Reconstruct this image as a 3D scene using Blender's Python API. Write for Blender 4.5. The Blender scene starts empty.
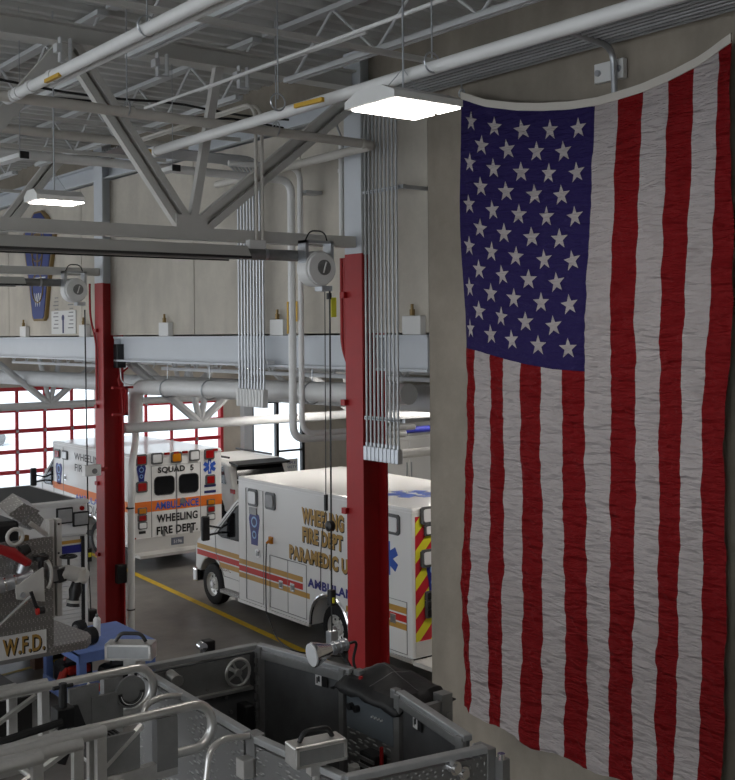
import bpy, math, random
from mathutils import Vector, Matrix, noise
random.seed(7)
C = bpy.context.scene.collection
SC = bpy.context.scene

# ---------------------------------------------------------------- camera
H = 5.1; FPX = 1115.0; YAW = math.radians(37.35); RHO = math.radians(0.5); CX, CY = 367.5, 333.0
s_, c_ = math.sin(YAW), math.cos(YAW); sr_, cr_ = math.sin(RHO), math.cos(RHO)
RV = Vector((c_*cr_, -s_*cr_, -sr_)); UV = Vector((c_*sr_, -s_*sr_, cr_)); FV = Vector((s_, c_, 0))
def P(px, py, X=None, Y=None, Z=None):
    """real point on a wall / floor plane, measured from the survey of the photograph"""
    r = FV + RV*((px-CX)/FPX) - UV*((py-CY)/FPX)
    t = X/r.x if X is not None else (Y/r.y if Y is not None else (Z-H)/r.z)
    return Vector((r.x*t, r.y*t, H+r.z*t))
cam = bpy.data.cameras.new('camera'); co = bpy.data.objects.new('camera', cam); C.objects.link(co)
m = Matrix.Identity(4)
for i in range(3):
    m[i][0] = RV[i]; m[i][1] = UV[i]; m[i][2] = -FV[i]
m[2][3] = H
co.matrix_world = m
cam.sensor_fit = 'HORIZONTAL'; cam.sensor_width = 36; cam.lens = FPX/735*36
cam.shift_x = 0.0; cam.shift_y = -(390-CY)/780*(780/735)
cam.clip_start = 0.1; cam.clip_end = 500
SC.camera = co

# ---------------------------------------------------------------- materials
def mat(name, col, rough=0.5, metal=0.0, noise_amt=0.0, nscale=3.0, bump=0.0, bscale=30.0, emit=None, estr=0.0,
        coat=0.0, col2=None, stretch=None):
    M = bpy.data.materials.new(name); M.use_nodes = True
    nt = M.node_tree; N = nt.nodes; L = nt.links
    b = N['Principled BSDF']
    b.inputs['Base Color'].default_value = (*col, 1); b.inputs['Roughness'].default_value = rough
    b.inputs['Metallic'].default_value = metal
    if coat: b.inputs['Coat Weight'].default_value = coat
    tc = N.new('ShaderNodeTexCoord'); src = tc.outputs['Object']
    if stretch:
        mp = N.new('ShaderNodeMapping'); mp.inputs['Scale'].default_value = stretch
        L.new(src, mp.inputs['Vector']); src = mp.outputs['Vector']
    if noise_amt or col2:
        n = N.new('ShaderNodeTexNoise'); n.inputs['Scale'].default_value = nscale; n.inputs['Detail'].default_value = 6
        n.inputs['Roughness'].default_value = 0.65
        L.new(src, n.inputs['Vector'])
        r = N.new('ShaderNodeValToRGB')
        r.color_ramp.elements[0].position = 0.3; r.color_ramp.elements[1].position = 0.7
        c2 = col2 or tuple(max(0, c*(1-noise_amt)) for c in col)
        r.color_ramp.elements[0].color = (*c2, 1); r.color_ramp.elements[1].color = (*col, 1)
        L.new(n.outputs['Fac'], r.inputs['Fac']); L.new(r.outputs['Color'], b.inputs['Base Color'])
    if bump:
        n2 = N.new('ShaderNodeTexNoise'); n2.inputs['Scale'].default_value = bscale; n2.inputs['Detail'].default_value = 4
        L.new(src, n2.inputs['Vector'])
        bp = N.new('ShaderNodeBump'); bp.inputs['Strength'].default_value = bump; bp.inputs['Distance'].default_value = 0.02
        L.new(n2.outputs['Fac'], bp.inputs['Height']); L.new(bp.outputs['Normal'], b.inputs['Normal'])
    if emit:
        b.inputs['Emission Color'].default_value = (*emit, 1); b.inputs['Emission Strength'].default_value = estr
    return M

def concrete(name, a, b2, c3):
    M = bpy.data.materials.new(name); M.use_nodes = True
    nt = M.node_tree; N = nt.nodes; L = nt.links; b = N['Principled BSDF']; b.inputs['Roughness'].default_value = 0.85
    tc = N.new('ShaderNodeTexCoord')
    n = N.new('ShaderNodeTexNoise'); n.inputs['Scale'].default_value = 0.7; n.inputs['Detail'].default_value = 8; n.inputs['Roughness'].default_value = .7
    L.new(tc.outputs['Object'], n.inputs['Vector'])
    mp = N.new('ShaderNodeMapping'); mp.inputs['Scale'].default_value = (1.3, 1.3, .5); L.new(tc.outputs['Object'], mp.inputs['Vector'])
    n2 = N.new('ShaderNodeTexNoise'); n2.inputs['Scale'].default_value = 1.3; n2.inputs['Detail'].default_value = 6
    L.new(mp.outputs['Vector'], n2.inputs['Vector'])
    r = N.new('ShaderNodeValToRGB'); e = r.color_ramp.elements
    e[0].position = .32; e[0].color = (*b2, 1); e[1].position = .62; e[1].color = (*a, 1)
    L.new(n.outputs['Fac'], r.inputs['Fac'])
    r2 = N.new('ShaderNodeValToRGB'); e = r2.color_ramp.elements
    e[0].position = .45; e[0].color = (0, 0, 0, 1); e[1].position = .75; e[1].color = (.75, .75, .75, 1)
    L.new(n2.outputs['Fac'], r2.inputs['Fac'])
    mx = N.new('ShaderNodeMixRGB'); mx.inputs['Color2'].default_value = (*c3, 1)
    L.new(r2.outputs['Color'], mx.inputs['Fac']); L.new(r.outputs['Color'], mx.inputs['Color1'])
    L.new(mx.outputs['Color'], b.inputs['Base Color'])
    n3 = N.new('ShaderNodeTexNoise'); n3.inputs['Scale'].default_value = 14; n3.inputs['Detail'].default_value = 5
    L.new(tc.outputs['Object'], n3.inputs['Vector'])
    bp = N.new('ShaderNodeBump'); bp.inputs['Strength'].default_value = .25; bp.inputs['Distance'].default_value = .02
    L.new(n3.outputs['Fac'], bp.inputs['Height']); L.new(bp.outputs['Normal'], b.inputs['Normal'])
    return M

def tread(name, col, metal=.85, scale=32, rough=.38):
    """diamond plate: raised lozenges from crossed waves"""
    M = bpy.data.materials.new(name); M.use_nodes = True
    nt = M.node_tree; N = nt.nodes; L = nt.links; b = N['Principled BSDF']
    b.inputs['Base Color'].default_value = (*col, 1); b.inputs['Metallic'].default_value = metal; b.inputs['Roughness'].default_value = rough
    tc = N.new('ShaderNodeTexCoord')
    hs = []
    for rot, sc in (((.785, .785, 0), (1, 1, 1)), ((-.785, -.785, 0), (1, 1, 1))):
        mp = N.new('ShaderNodeMapping'); mp.inputs['Rotation'].default_value = rot; L.new(tc.outputs['Object'], mp.inputs['Vector'])
        v = N.new('ShaderNodeTexVoronoi'); v.inputs['Scale'].default_value = scale; v.inputs['Randomness'].default_value = 0.0
        mp.inputs['Scale'].default_value = (1, .35, 1)
        L.new(mp.outputs['Vector'], v.inputs['Vector']); hs.append(v.outputs['Distance'])
    mn = N.new('ShaderNodeMath'); mn.operation = 'MINIMUM'; L.new(hs[0], mn.inputs[0]); L.new(hs[1], mn.inputs[1])
    r = N.new('ShaderNodeValToRGB'); e = r.color_ramp.elements
    e[0].position = .12; e[0].color = (1, 1, 1, 1); e[1].position = .3; e[1].color = (0, 0, 0, 1)
    L.new(mn.outputs[0], r.inputs['Fac'])
    r3 = N.new('ShaderNodeMixRGB'); r3.inputs['Color1'].default_value = (*[c*.75 for c in col], 1); r3.inputs['Color2'].default_value = (*[min(1, c*1.5) for c in col], 1)  # relief shading put into the colour: lozenges lighter, plate between them darker
    L.new(r.outputs['Color'], r3.inputs['Fac']); L.new(r3.outputs['Color'], b.inputs['Base Color'])
    bp = N.new('ShaderNodeBump'); bp.inputs['Strength'].default_value = .9; bp.inputs['Distance'].default_value = .012
    L.new(r.outputs['Color'], bp.inputs['Height']); L.new(bp.outputs['Normal'], b.inputs['Normal'])
    return M

M = dict(
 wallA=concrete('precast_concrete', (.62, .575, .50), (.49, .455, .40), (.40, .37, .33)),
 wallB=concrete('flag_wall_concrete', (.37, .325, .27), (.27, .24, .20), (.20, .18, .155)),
 floor=mat('polished_dark_floor', (.25, .235, .215), .38, col2=(.12, .113, .105), nscale=.9, bump=.05, bscale=6),
 yellow=mat('yellow_line_paint', (.80, .52, .02), .5, noise_amt=.3, nscale=8),
 deck=mat('painted_roof_deck', (.62, .62, .60), .6, noise_amt=.12, nscale=1),
 steel=mat('pale_painted_steel', (.62, .63, .64), .5, noise_amt=.08, nscale=4),
 steelw=mat('warm_painted_steel', (.60, .59, .56), .5, noise_amt=.08, nscale=4),
 beam=mat('white_painted_beam', (.62, .65, .69), .45, noise_amt=.06, nscale=2),
 pipe=mat('white_pipe_jacket', (.80, .80, .79), .4, noise_amt=.06, nscale=5),
 pipew=mat('cream_pipe_paint', (.64, .61, .56), .45, noise_amt=.06, nscale=5),
 red=mat('red_column_paint', (.36, .010, .012), .52, noise_amt=.12, nscale=6),
 redf=mat('red_door_frame', (.50, .03, .04), .4),
 galv=mat('galvanised_conduit', (.52, .54, .57), .33, .8, noise_amt=.15, nscale=9),
 dgalv=mat('dark_heater_tube', (.27, .27, .27), .4, .5, noise_amt=.3, nscale=6),
 refl=mat('heater_reflector', (.62, .61, .58), .35, .35),
 alu=mat('brushed_aluminium', (.80, .79, .77), .30, .85, noise_amt=.12, nscale=20),
 aluD=mat('dark_basket_aluminium', (.30, .30, .30), .45, .55, noise_amt=.25, nscale=5),
 aluP=mat('painted_basket_panel', (.13, .133, .138), .42, .2, noise_amt=.35, nscale=4),
 tread=tread('diamond_plate', (.40, .39, .38)),
 treadD=tread('dark_diamond_plate', (.36, .36, .36), .7),
 chrome=mat('chrome', (.85, .85, .86), .12, 1.0),
 rubber=mat('black_rubber', (.018, .018, .019), .6, bump=.3, bscale=40),
 black=mat('black_plastic', (.012, .012, .013), .4),
 blackv=mat('black_vinyl', (.008, .008, .009), .5, bump=.3, bscale=9),
 glassd=mat('dark_window_glass', (.008, .009, .011), .08, 0),
 white=mat('white_gloss_paint', (.78, .78, .77), .25, coat=.3),
 whitem=mat('white_plastic', (.74, .74, .73), .45),
 rim=mat('wheel_rim_white', (.62, .62, .60), .3, .3),
 lred=mat('red_light_lens', (.30, .008, .008), .2),
 lamb=mat('amber_light_lens', (.55, .20, .01), .2),
 lclr=mat('clear_light_lens', (.80, .81, .82), .15, .1),
 orange=mat('orange_stripe_vinyl', (.72, .17, .02), .35),
 gold=mat('gold_stripe_vinyl', (.50, .28, .06), .35),
 goldl=mat('gold_lettering', (.42, .25, .06), .4, .1),
 galvD=mat('grey_galvanised_conduit', (.44, .45, .46), .4, .4, noise_amt=.2, nscale=9),
 sred=mat('red_stripe_vinyl', (.52, .015, .01), .4),
 blue=mat('blue_vinyl', (.02, .025, .20), .35),
 blueb=mat('blue_emblem', (.03, .09, .42), .35),
 lbluei=mat('pale_blue_emblem', (.25, .42, .72), .4),
 navy=mat('navy_band', (.015, .02, .12), .35),
 chy=mat('chevron_yellow', (.66, .62, .03), .4),
 chr=mat('chevron_red', (.48, .015, .03), .4),
 cart=mat('blue_cart_plastic', (.15, .24, .58), .5, noise_amt=.12, nscale=6),
 rbag=mat('red_tool_plastic', (.60, .03, .015), .4),
 brown=mat('brown_wood_block', (.18, .09, .06), .8),
 bed=mat('charcoal_cover', (.05, .055, .058), .8, bump=.2, bscale=20),
 fred=mat('flag_red_nylon', (.20, .006, .008), .62),
 fwht=mat('flag_white_nylon', (.46, .415, .41), .62),
 fblu=mat('flag_blue_nylon', (.022, .014, .085), .62),
 band=mat('flag_header_canvas', (.66, .62, .56), .8),
 lamp=mat('lamp_diffuser', (.9, .9, .9), .5, emit=(1, .93, .85), estr=15),
 lampl=mat('low_bay_lamp_diffuser', (.9, .9, .9), .5, emit=(1, .94, .87), estr=38),
 satin=mat('satin_bumper_metal', (.60, .59, .57), .45, .25),
 paper=mat('printed_paper', (.72, .72, .71), .7),
 ylab=mat('yellow_pipe_label', (.60, .36, .03), .5),
 snow=mat('snowy_ground', (.85, .87, .9), .9),
 offw=mat('off_white_wall', (.62, .60, .56), .7, noise_amt=.1, nscale=2),
 plate=mat('licence_plate', (.12, .13, .17), .4),
 brass=mat('worn_brass', (.25, .17, .07), .4, .6),
)
def glass_mat():
    g = bpy.data.materials.new('clear_door_glass'); g.use_nodes = True
    N = g.node_tree.nodes; L = g.node_tree.links
    for n in list(N): N.remove(n)
    o = N.new('ShaderNodeOutputMaterial'); t = N.new('ShaderNodeBsdfTransparent'); gl = N.new('ShaderNodeBsdfGlossy')
    t.inputs['Color'].default_value = (.93, .96, .98, 1); gl.inputs['Roughness'].default_value = .05
    mx = N.new('ShaderNodeMixShader'); mx.inputs['Fac'].default_value = .06
    L.new(t.outputs[0], mx.inputs[1]); L.new(gl.outputs[0], mx.inputs[2]); L.new(mx.outputs[0], o.inputs['Surface'])
    return g
M['glass'] = glass_mat()

for k_ in ('fred', 'fwht', 'fblu', 'wallA', 'wallB', 'rubber'): M[k_].node_tree.nodes['Principled BSDF'].inputs['Specular IOR Level'].default_value = .12
for k_ in ('fred', 'fwht', 'fblu'):
    nt = M[k_].node_tree; N = nt.nodes; L = nt.links; tc = N.new('ShaderNodeTexCoord'); hs = []
    for rot, sc, ns in ((.55, (1, 1.6, 7), 1.5), (-.35, (1, 2.0, 9), 2.2)):
        mp = N.new('ShaderNodeMapping'); mp.inputs['Rotation'].default_value = (rot, 0, 0); mp.inputs['Scale'].default_value = sc
        mp.vector_type = 'TEXTURE' if False else 'POINT'
        n = N.new('ShaderNodeTexNoise'); n.inputs['Scale'].default_value = ns; n.inputs['Detail'].default_value = 3; n.inputs['Distortion'].default_value = .4
        L.new(tc.outputs['Object'], mp.inputs['Vector']); L.new(mp.outputs['Vector'], n.inputs['Vector']); hs.append(n)
    ad = N.new('ShaderNodeMath'); ad.operation = 'ADD'; L.new(hs[0].outputs['Fac'], ad.inputs[0]); L.new(hs[1].outputs['Fac'], ad.inputs[1])
    bp = N.new('ShaderNodeBump'); bp.inputs['Strength'].default_value = .45 if k_ == 'fblu' else .8; bp.inputs['Distance'].default_value = .10
    L.new(ad.outputs[0], bp.inputs['Height']); L.new(bp.outputs['Normal'], N['Principled BSDF'].inputs['Normal'])
# ---------------------------------------------------------------- mesh helpers
class MB:
    def __init__(s): s.v = []; s.f = []; s.m = []; s.mi = 0
    def add(s, vs, fs):
        o = len(s.v); s.v += [Vector(v) for v in vs]
        for f in fs: s.f.append([o+i for i in f]); s.m.append(s.mi)
        return s
    def box(s, c, d, R=None):
        x, y, z = d[0]/2, d[1]/2, d[2]/2; c = Vector(c)
        vs = [Vector((i, j, k)) for k in (-z, z) for j in (-y, y) for i in (-x, x)]
        if R is not None: vs = [R @ v for v in vs]
        return s.add([v+c for v in vs], [(0, 2, 3, 1), (4, 5, 7, 6), (0, 1, 5, 4), (2, 6, 7, 3), (0, 4, 6, 2), (1, 3, 7, 5)])
    def bb(s, x0, x1, y0, y1, z0, z1):
        return s.box(((x0+x1)/2, (y0+y1)/2, (z0+z1)/2), (abs(x1-x0), abs(y1-y0), abs(z1-z0)))
    def bar(s, a, b, w, h, up=(0, 0, 1)):
        a, b = Vector(a), Vector(b); d = (b-a); L = d.length; d.normalize(); up = Vector(up)
        if abs(d.dot(up)) > .98: up = Vector((1, 0, 0))
        sd = d.cross(up).normalized(); u2 = sd.cross(d)
        R = Matrix((sd, d, u2)).transposed()
        return s.box((a+b)/2, (w, L, h), R)
    def tube(s, pts, r, n=10, cap=True, closed=False):
        pts = [Vector(p) for p in pts]; k = len(pts)
        rs = r if isinstance(r, (list, tuple)) else [r]*k
        vs = []; prev = None
        for i, p in enumerate(pts):
            if closed: t = (pts[(i+1) % k]-pts[i-1])
            else: t = (pts[min(i+1, k-1)]-pts[max(i-1, 0)])
            t.normalize()
            if prev is None:
                a = Vector((0, 0, 1)) if abs(t.z) < .9 else Vector((1, 0, 0))
                a = (a - t*a.dot(t)).normalized()
            else:
                a = (prev - t*prev.dot(t))
                a = a.normalized() if a.length > 1e-6 else prev
            prev = a; b = t.cross(a)
            for j in range(n):
                g = 2*math.pi*j/n; vs.append(p + (a*math.cos(g)+b*math.sin(g))*rs[i])
        fs = []
        for i in range(k if closed else k-1):
            for j in range(n):
                i2 = (i+1) % k
                fs.append((i*n+j, i*n+(j+1) % n, i2*n+(j+1) % n, i2*n+j))
        if cap and not closed:
            fs.append(tuple(range(n-1, -1, -1))); fs.append(tuple((k-1)*n+j for j in range(n)))
        return s.add(vs, fs)
    def cyl(s, a, b, r, n=16, r2=None): return s.tube([a, b], [r, r if r2 is None else r2], n)
    def ext(s, poly, vec):
        n = len(poly); vec = Vector(vec); vs = [Vector(p) for p in poly] + [Vector(p)+vec for p in poly]
        fs = [tuple(range(n)), tuple(range(2*n-1, n-1, -1))] + [(i, n+i, n+(i+1) % n, (i+1) % n) for i in range(n)]
        return s.add(vs, fs)
    def disc(s, c, nrm, r, n=20, th=.01):
        nrm = Vector(nrm).normalized(); return s.cyl(Vector(c), Vector(c)+nrm*th, r, n)
    def build(s, name, mats, parent=None, local=False, smooth=False, bevel=0, kind=None, label=None, cat=None, group=None, origin=None):
        me = bpy.data.meshes.new(name); o = bpy.data.objects.new(name, me)
        if parent is not None:
            o.parent = parent
            off = Vector((0, 0, 0)) if local else WL(parent)
            if parent.get('_rooted') is None and not local: off = WL(parent)
        else:
            if origin is not None: off = Vector(origin)
            elif kind == 'structure': off = Vector((0, 0, 0))
            else:
                xs = [v.x for v in s.v]; ys = [v.y for v in s.v]; zs = [v.z for v in s.v]
                off = Vector(((min(xs)+max(xs))/2, (min(ys)+max(ys))/2, min(zs)))
            o.location = off
        me.from_pydata([tuple(v-off) for v in s.v], [], s.f)
        if not isinstance(mats, (list, tuple)): mats = [mats]
        for x in mats: me.materials.append(x)
        for p, mi in zip(me.polygons, s.m): p.material_index = mi
        import bmesh
        b = bmesh.new(); b.from_mesh(me); bmesh.ops.recalc_face_normals(b, faces=b.faces); b.to_mesh(me); b.free()
        if smooth:
            for p in me.polygons: p.use_smooth = True
            try: me.set_sharp_from_angle(angle=math.radians(40))
            except Exception: pass
        if bevel:
            bm = o.modifiers.new('bevel', 'BEVEL'); bm.width = bevel; bm.segments = 2; bm.limit_method = 'ANGLE'; bm.angle_limit = math.radians(35)
        C.objects.link(o)
        if kind: o['kind'] = kind
        if label: o['label'] = label
        if cat: o['category'] = cat
        if group: o['group'] = group
        return o
def WL(o):
    v = Vector(o.location)
    while o.parent is not None: o = o.parent; v += Vector(o.location)
    return v
def thing(name, label, cat, loc=(0, 0, 0), rz=0, group=None):
    o = bpy.data.objects.new(name, None); C.objects.link(o); o.location = loc; o.rotation_euler = (0, 0, rz)
    o.empty_display_size = .1; o['label'] = label; o['category'] = cat
    if group: o['group'] = group
    return o
def struct(name, mb, mt, **k): return mb.build(name, mt, kind='structure', **k)
def dup(root, loc, label=None, group=None, rz=None):
    r = root.copy(); C.objects.link(r); r.location = loc
    if rz is not None: r.rotation_euler = (0, 0, rz)
    if label: r['label'] = label
    if group: r['group'] = group
    for ch in list(root.children):
        c = ch.copy(); C.objects.link(c); c.parent = r
        for g in ch.children:
            d = g.copy(); C.objects.link(d); d.parent = c
    return r
def arc(c, r, a0, a1, ax, ay, n=8):
    c = Vector(c); ax = Vector(ax); ay = Vector(ay)
    return [c+ax*r*math.cos(a0+(a1-a0)*i/n)+ay*r*math.sin(a0+(a1-a0)*i/n) for i in range(n+1)]
def bend(pts, r, n=6):
    """polyline with rounded corners"""
    pts = [Vector(p) for p in pts]; out = [pts[0]]
    for i in range(1, len(pts)-1):
        a = (pts[i-1]-pts[i]).normalized(); b = (pts[i+1]-pts[i]).normalized()
        rr = min(r, (pts[i-1]-pts[i]).length*.49, (pts[i+1]-pts[i]).length*.49)
        p0 = pts[i]+a*rr; p1 = pts[i]+b*rr
        for k in range(n+1):
            t = k/n; out.append(p0*(1-t)**2 + pts[i]*2*t*(1-t) + p1*t*t)
    out.append(pts[-1]); return out
def text(body, org, right, up, mt, parent, name, w=None, h=None, ext=.002, bold=.0, local=False, shear=0, align='L', fat=0):
    cu = bpy.data.curves.new('t', 'FONT'); cu.body = body; cu.size = 1; cu.extrude = 0; cu.offset = bold; cu.shear = shear
    cu.space_character = 1.0 + bold*2; cu.resolution_u = 3
    ob = bpy.data.objects.new('t', cu); C.objects.link(ob)
    dg = bpy.context.evaluated_depsgraph_get(); dg.update()
    me = bpy.data.meshes.new_from_object(ob.evaluated_get(dg))
    xs = [v.co.x for v in me.vertices]; ys = [v.co.y for v in me.vertices]
    x0, x1, y0, y1 = min(xs), max(xs), min(ys), max(ys)
    sx = (w/(x1-x0)) if w else 1; sy = (h/(y1-y0)) if h else sx
    if not w: sx = sy
    right = Vector(right).normalized(); up = Vector(up).normalized(); nn = right.cross(up); org = Vector(org)
    mb = MB(); n = len(me.vertices); vs = []
    for v in me.vertices:
        vs.append(org+right*((v.co.x-x0)*sx)+up*((v.co.y-y0)*sy)+nn*ext)
    mb.add(vs, [tuple(p.vertices) for p in me.polygons])
    bpy.data.objects.remove(ob); bpy.data.curves.remove(cu); bpy.data.meshes.remove(me)
    return mb.build(name, mt, parent, local=local)

# ================================================================ SETTING
WX = 8.0     # plane of the wall between the two bays
struct('floor', MB().bb(-10, 27, -6, 30.2, -.2, 0), M['floor'])
# flag wall, full height, ends at the open side of the bay
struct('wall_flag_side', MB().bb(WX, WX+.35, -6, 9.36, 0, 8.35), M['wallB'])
# wall panels standing on the beam
mb = MB()
ys = [9.38, 11.9, 14.75, 18.9, 22.6, 26.3, 30.0]
for a, b in zip(ys, ys[1:]): mb.bb(WX+.02, WX+.26, a+.012, b-.012, 5.10, 7.72)
mb.bb(WX+.08, WX+.2, 9.38, 30, 5.10, 7.72)
struct('wall_upper', mb, M['wallA'])
# far wall pieces
mb = MB()
for x0, x1, z0, z1 in ((8, 8.5, 0, 9), (8.5, 17.25, 3.7, 9), (17.25, 18.25, 0, 9), (18.25, 20.3, 3.0, 9), (20.3, 27, 0, 9), (13.2, 13.85, 0, 3.7)):
    mb.bb(x0, x1, 30, 30.3, z0, z1)
struct('wall_far', mb, M['wallA'])
mb = MB()
for x0, x1 in ((-10, -9), (-4.6, -3.8), (1.0, 1.8), (6.6, 8)): mb.bb(x0, x1, 30, 30.3, 0, 4.6)
mb.bb(-10, 8, 30, 30.3, 4.6, 9)
struct('wall_front', mb, M['offw'])
struct('wall_back', MB().bb(-10, 27, -6.3, -6, 0, 9), M['offw'])  # unseen back wall, put in to block daylight behind the camera
mb = MB()
for a in (-6, 0, 6, 12, 18, 24, 29.4): mb.bb(-10.3, -10, a, a+.8, 0, 9)
mb.bb(-10.3, -10, -6, 30.2, 7.6, 9); mb.bb(-10.3, -10, -6, 30.2, 0, 1.2)
struct('wall_left', mb, M['offw'])  # unseen side wall, put in with window openings to control the daylight
struct('wall_right', MB().bb(27, 27.3, -6, 30.3, 0, 5.4), M['offw'])
# high roof: trapezoidal deck, ribs along X
mb = MB(); prof = []; y = -6; 
while y < 30.3:
    prof += [(y, 8.42), (y+.09, 8.42), (y+.13, 8.50), (y+.26, 8.50)]; y += .30
pv = [(x, p[0], p[1]) for x in (-10.3, 8.35) for p in prof]; n = len(prof)
mb.add(pv, [(i, i+1, n+i+1, n+i) for i in range(n-1)])
mb.bb(-10.3, 8.35, -6.3, 30.3, 8.6, 8.75)
struct('ceiling', mb, M['deck'])
# low roof of the ambulance bay
mb = MB(); prof = []; y = 0
while y < 30.3:
    prof += [(y, 4.98), (y+.09, 4.98), (y+.13, 5.05), (y+.26, 5.05)]; y += .30
pv = [(x, p[0], p[1]) for x in (8.3, 27.3) for p in prof]; n = len(prof)
mb.add(pv, [(i, i+1, n+i+1, n+i) for i in range(n-1)])
mb.bb(8.36, 27.3, -.1, 30.3, 5.1, 5.25)
struct('ceiling_low_bay', mb, M['deck'])
struct('wall_low_bay', MB().bb(8.36, 27, -.2, 0, 0, 5.1), M['offw'])
# edge beam above the wall panels
mb = MB().bb(WX-.10, WX+.24, -6, 30, 7.74, 7.77).bb(WX-.10, WX+.24, -6, 30, 8.0, 8.03).bb(WX+.0, WX+.04, -6, 30, 7.74, 8.03)
struct('trim_1', mb, M['beam'])
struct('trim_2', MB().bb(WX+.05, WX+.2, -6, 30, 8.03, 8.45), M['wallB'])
# floor line
mb = MB()
a = P(133, 573, Z=0); b = P(340, 668, Z=0); d = (b-a).normalized(); a2 = a-d*5; b2 = b+d*6; sdv = Vector((-d.y, d.x, 0))*.07
mb.add([a2-sdv+Vector((0, 0, .004)), a2+sdv+Vector((0, 0, .004)), b2+sdv+Vector((0, 0, .004)), b2-sdv+Vector((0, 0, .004))], [(0, 1, 2, 3)])
mb.build('floor_line', M['yellow'], label='long yellow line painted on the floor beside the nearer ambulance', cat='floor marking')
a = P(0, 676, Z=0); b = P(55, 661, Z=0); d = (b-a).normalized(); a2 = a-d*4; b2 = b+d*1.2; sdv = Vector((-d.y, d.x, 0))*.05
MB().add([a2-sdv+Vector((0, 0, .004)), a2+sdv+Vector((0, 0, .004)), b2+sdv+Vector((0, 0, .004)), b2-sdv+Vector((0, 0, .004))], [(0, 1, 2, 3)]) \
    .build('floor_line', M['yellow'], label='short yellow floor line crossing under the blue cart and W.F.D. rig', cat='floor marking')
# outside
struct('ground_outside', MB().bb(-60, 90, 30.3, 120, -.3, -.05), M['snow'])

# ---- overhead glazed doors
def bay_door(nm, x0, x1, ncol, z_rows, label_):
    fr = MB(); t = .085
    for i in range(ncol+1):
        x = x0+(x1-x0)*i/ncol; fr.bb(x-t/2, x+t/2, 30.02, 30.08, 0, z_rows[-1])
    for z in z_rows: fr.bb(x0, x1, 30.01, 30.09, z-.055, z+.055)
    fr.bb(x0-.06, x0+.04, 29.96, 30.12, 0, z_rows[-1]+.08); fr.bb(x1-.04, x1+.06, 29.96, 30.12, 0, z_rows[-1]+.08)
    o = struct(nm, fr, M['redf'])
    MB().bb(x0, x1, 30.045, 30.05, 0, z_rows[-1]).build('pane', M['glass'], o)
    tr = MB()
    for i in range(1, ncol):
        for z in z_rows[:-1]: tr.box((x0+(x1-x0)*i/ncol, 29.995, z), (.07, .03, .08))
    tr.build('hinge', M['galv'], o)
rows = [.03, .26, .82, 1.38, 1.94, 2.50, 3.07, 3.65]
bay_door('door_1', 8.5, 13.2, 6, rows, '')
bay_door('door_2', 13.87, 17.2, 4, rows, '')
# glazed entry with dark frame
mb = MB()
for x in (18.32, 19.25, 20.23): mb.bb(x-.05, x+.05, 29.98, 30.12, 0, 3.0)
mb.bb(18.3, 20.25, 29.98, 30.12, 2.9, 3.0); mb.bb(18.3, 20.25, 29.98, 30.12, 0, .15); mb.bb(19.25, 20.25, 29.98, 30.1, 1.32, 1.38)
o = struct('door_3', mb, M['black'])
MB().bb(18.3, 20.25, 30.04, 30.05, 0, 3).build('pane', M['glass'], o)
sg = MB().bb(19.45, 20.0, 29.975, 29.985, .65, 1.08).build('door_notice', M['paper'], o)
text('FIRE', (19.55, 29.975, .92), (1, 0, 0), (0, 0, 1), M['blue'], o, 'notice_text', w=.4, h=.08)
text('SAFETY', (19.5, 29.975, .78), (1, 0, 0), (0, 0, 1), M['blue'], o, 'notice_text', w=.46, h=.08)
# white pilaster by the entry and red rail
MB().bb(17.88, 18.18, 29.75, 29.99, 0, 4.9).build('pilaster', M['beam'], label='white steel post between the red overhead door and the dark glass entry door', cat='column')

# ---- wall beam with its brackets
def ibeam(y0, y1, nm, lab):
    mb = MB().bb(WX-.02, WX+.26, y0, y1, 5.045, 5.075).bb(WX-.02, WX+.26, y0, y1, 4.66, 4.69).bb(WX+.10, WX+.13, y0, y1, 4.69, 5.045)
    r = thing(nm, lab, 'beam', ((WX+.12), (y0+y1)/2, 4.66))
    mb.build('flanges_and_web', M['beam'], r)
    mb = MB().bb(WX-.01, WX+.25, y0+.0, y0+.02, 4.69, 5.045).bb(WX-.01, WX+.25, y1-.02, y1, 4.69, 5.045)
    mb.build('end_plate', M['beam'], r)
ibeam(9.38, 10.30, 'steel_beam', 'short white steel beam piece between the flag wall and the right red column')
ibeam(10.70, 17.50, 'steel_beam', 'white steel beam spanning between the two red columns')
ibeam(17.90, 29.9, 'steel_beam', 'white steel beam left of the left red column, under the blue board')
BR = [(24, 'small white bracket on the beam nearest the left picture edge'),
      (84, 'small white bracket on the beam just left of the left red column'),
      (165, 'small white bracket on the beam between left column and conduit rack'),
      (278, 'small white bracket on the beam right of the far conduit rack'),
      (413, 'small white bracket on the beam against the flag wall edge')]
for px, lab in BR:
    p = P(px, 332, X=7.96)
    r = thing('beam_bracket', lab, 'bracket', (7.96, p.y, 5.08))
    MB().bb(7.93, 8.015, p.y-.16, p.y+.16, 5.078, 5.29).build('plate', M['whitem'], r, bevel=.008)
    MB().cyl((7.95, p.y, 5.29), (7.95, p.y, 5.36), .03, 8).cyl((7.95, p.y, 5.36), (7.95, p.y, 5.42), .018, 8).build('bolt', M['brass'], r)

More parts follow.
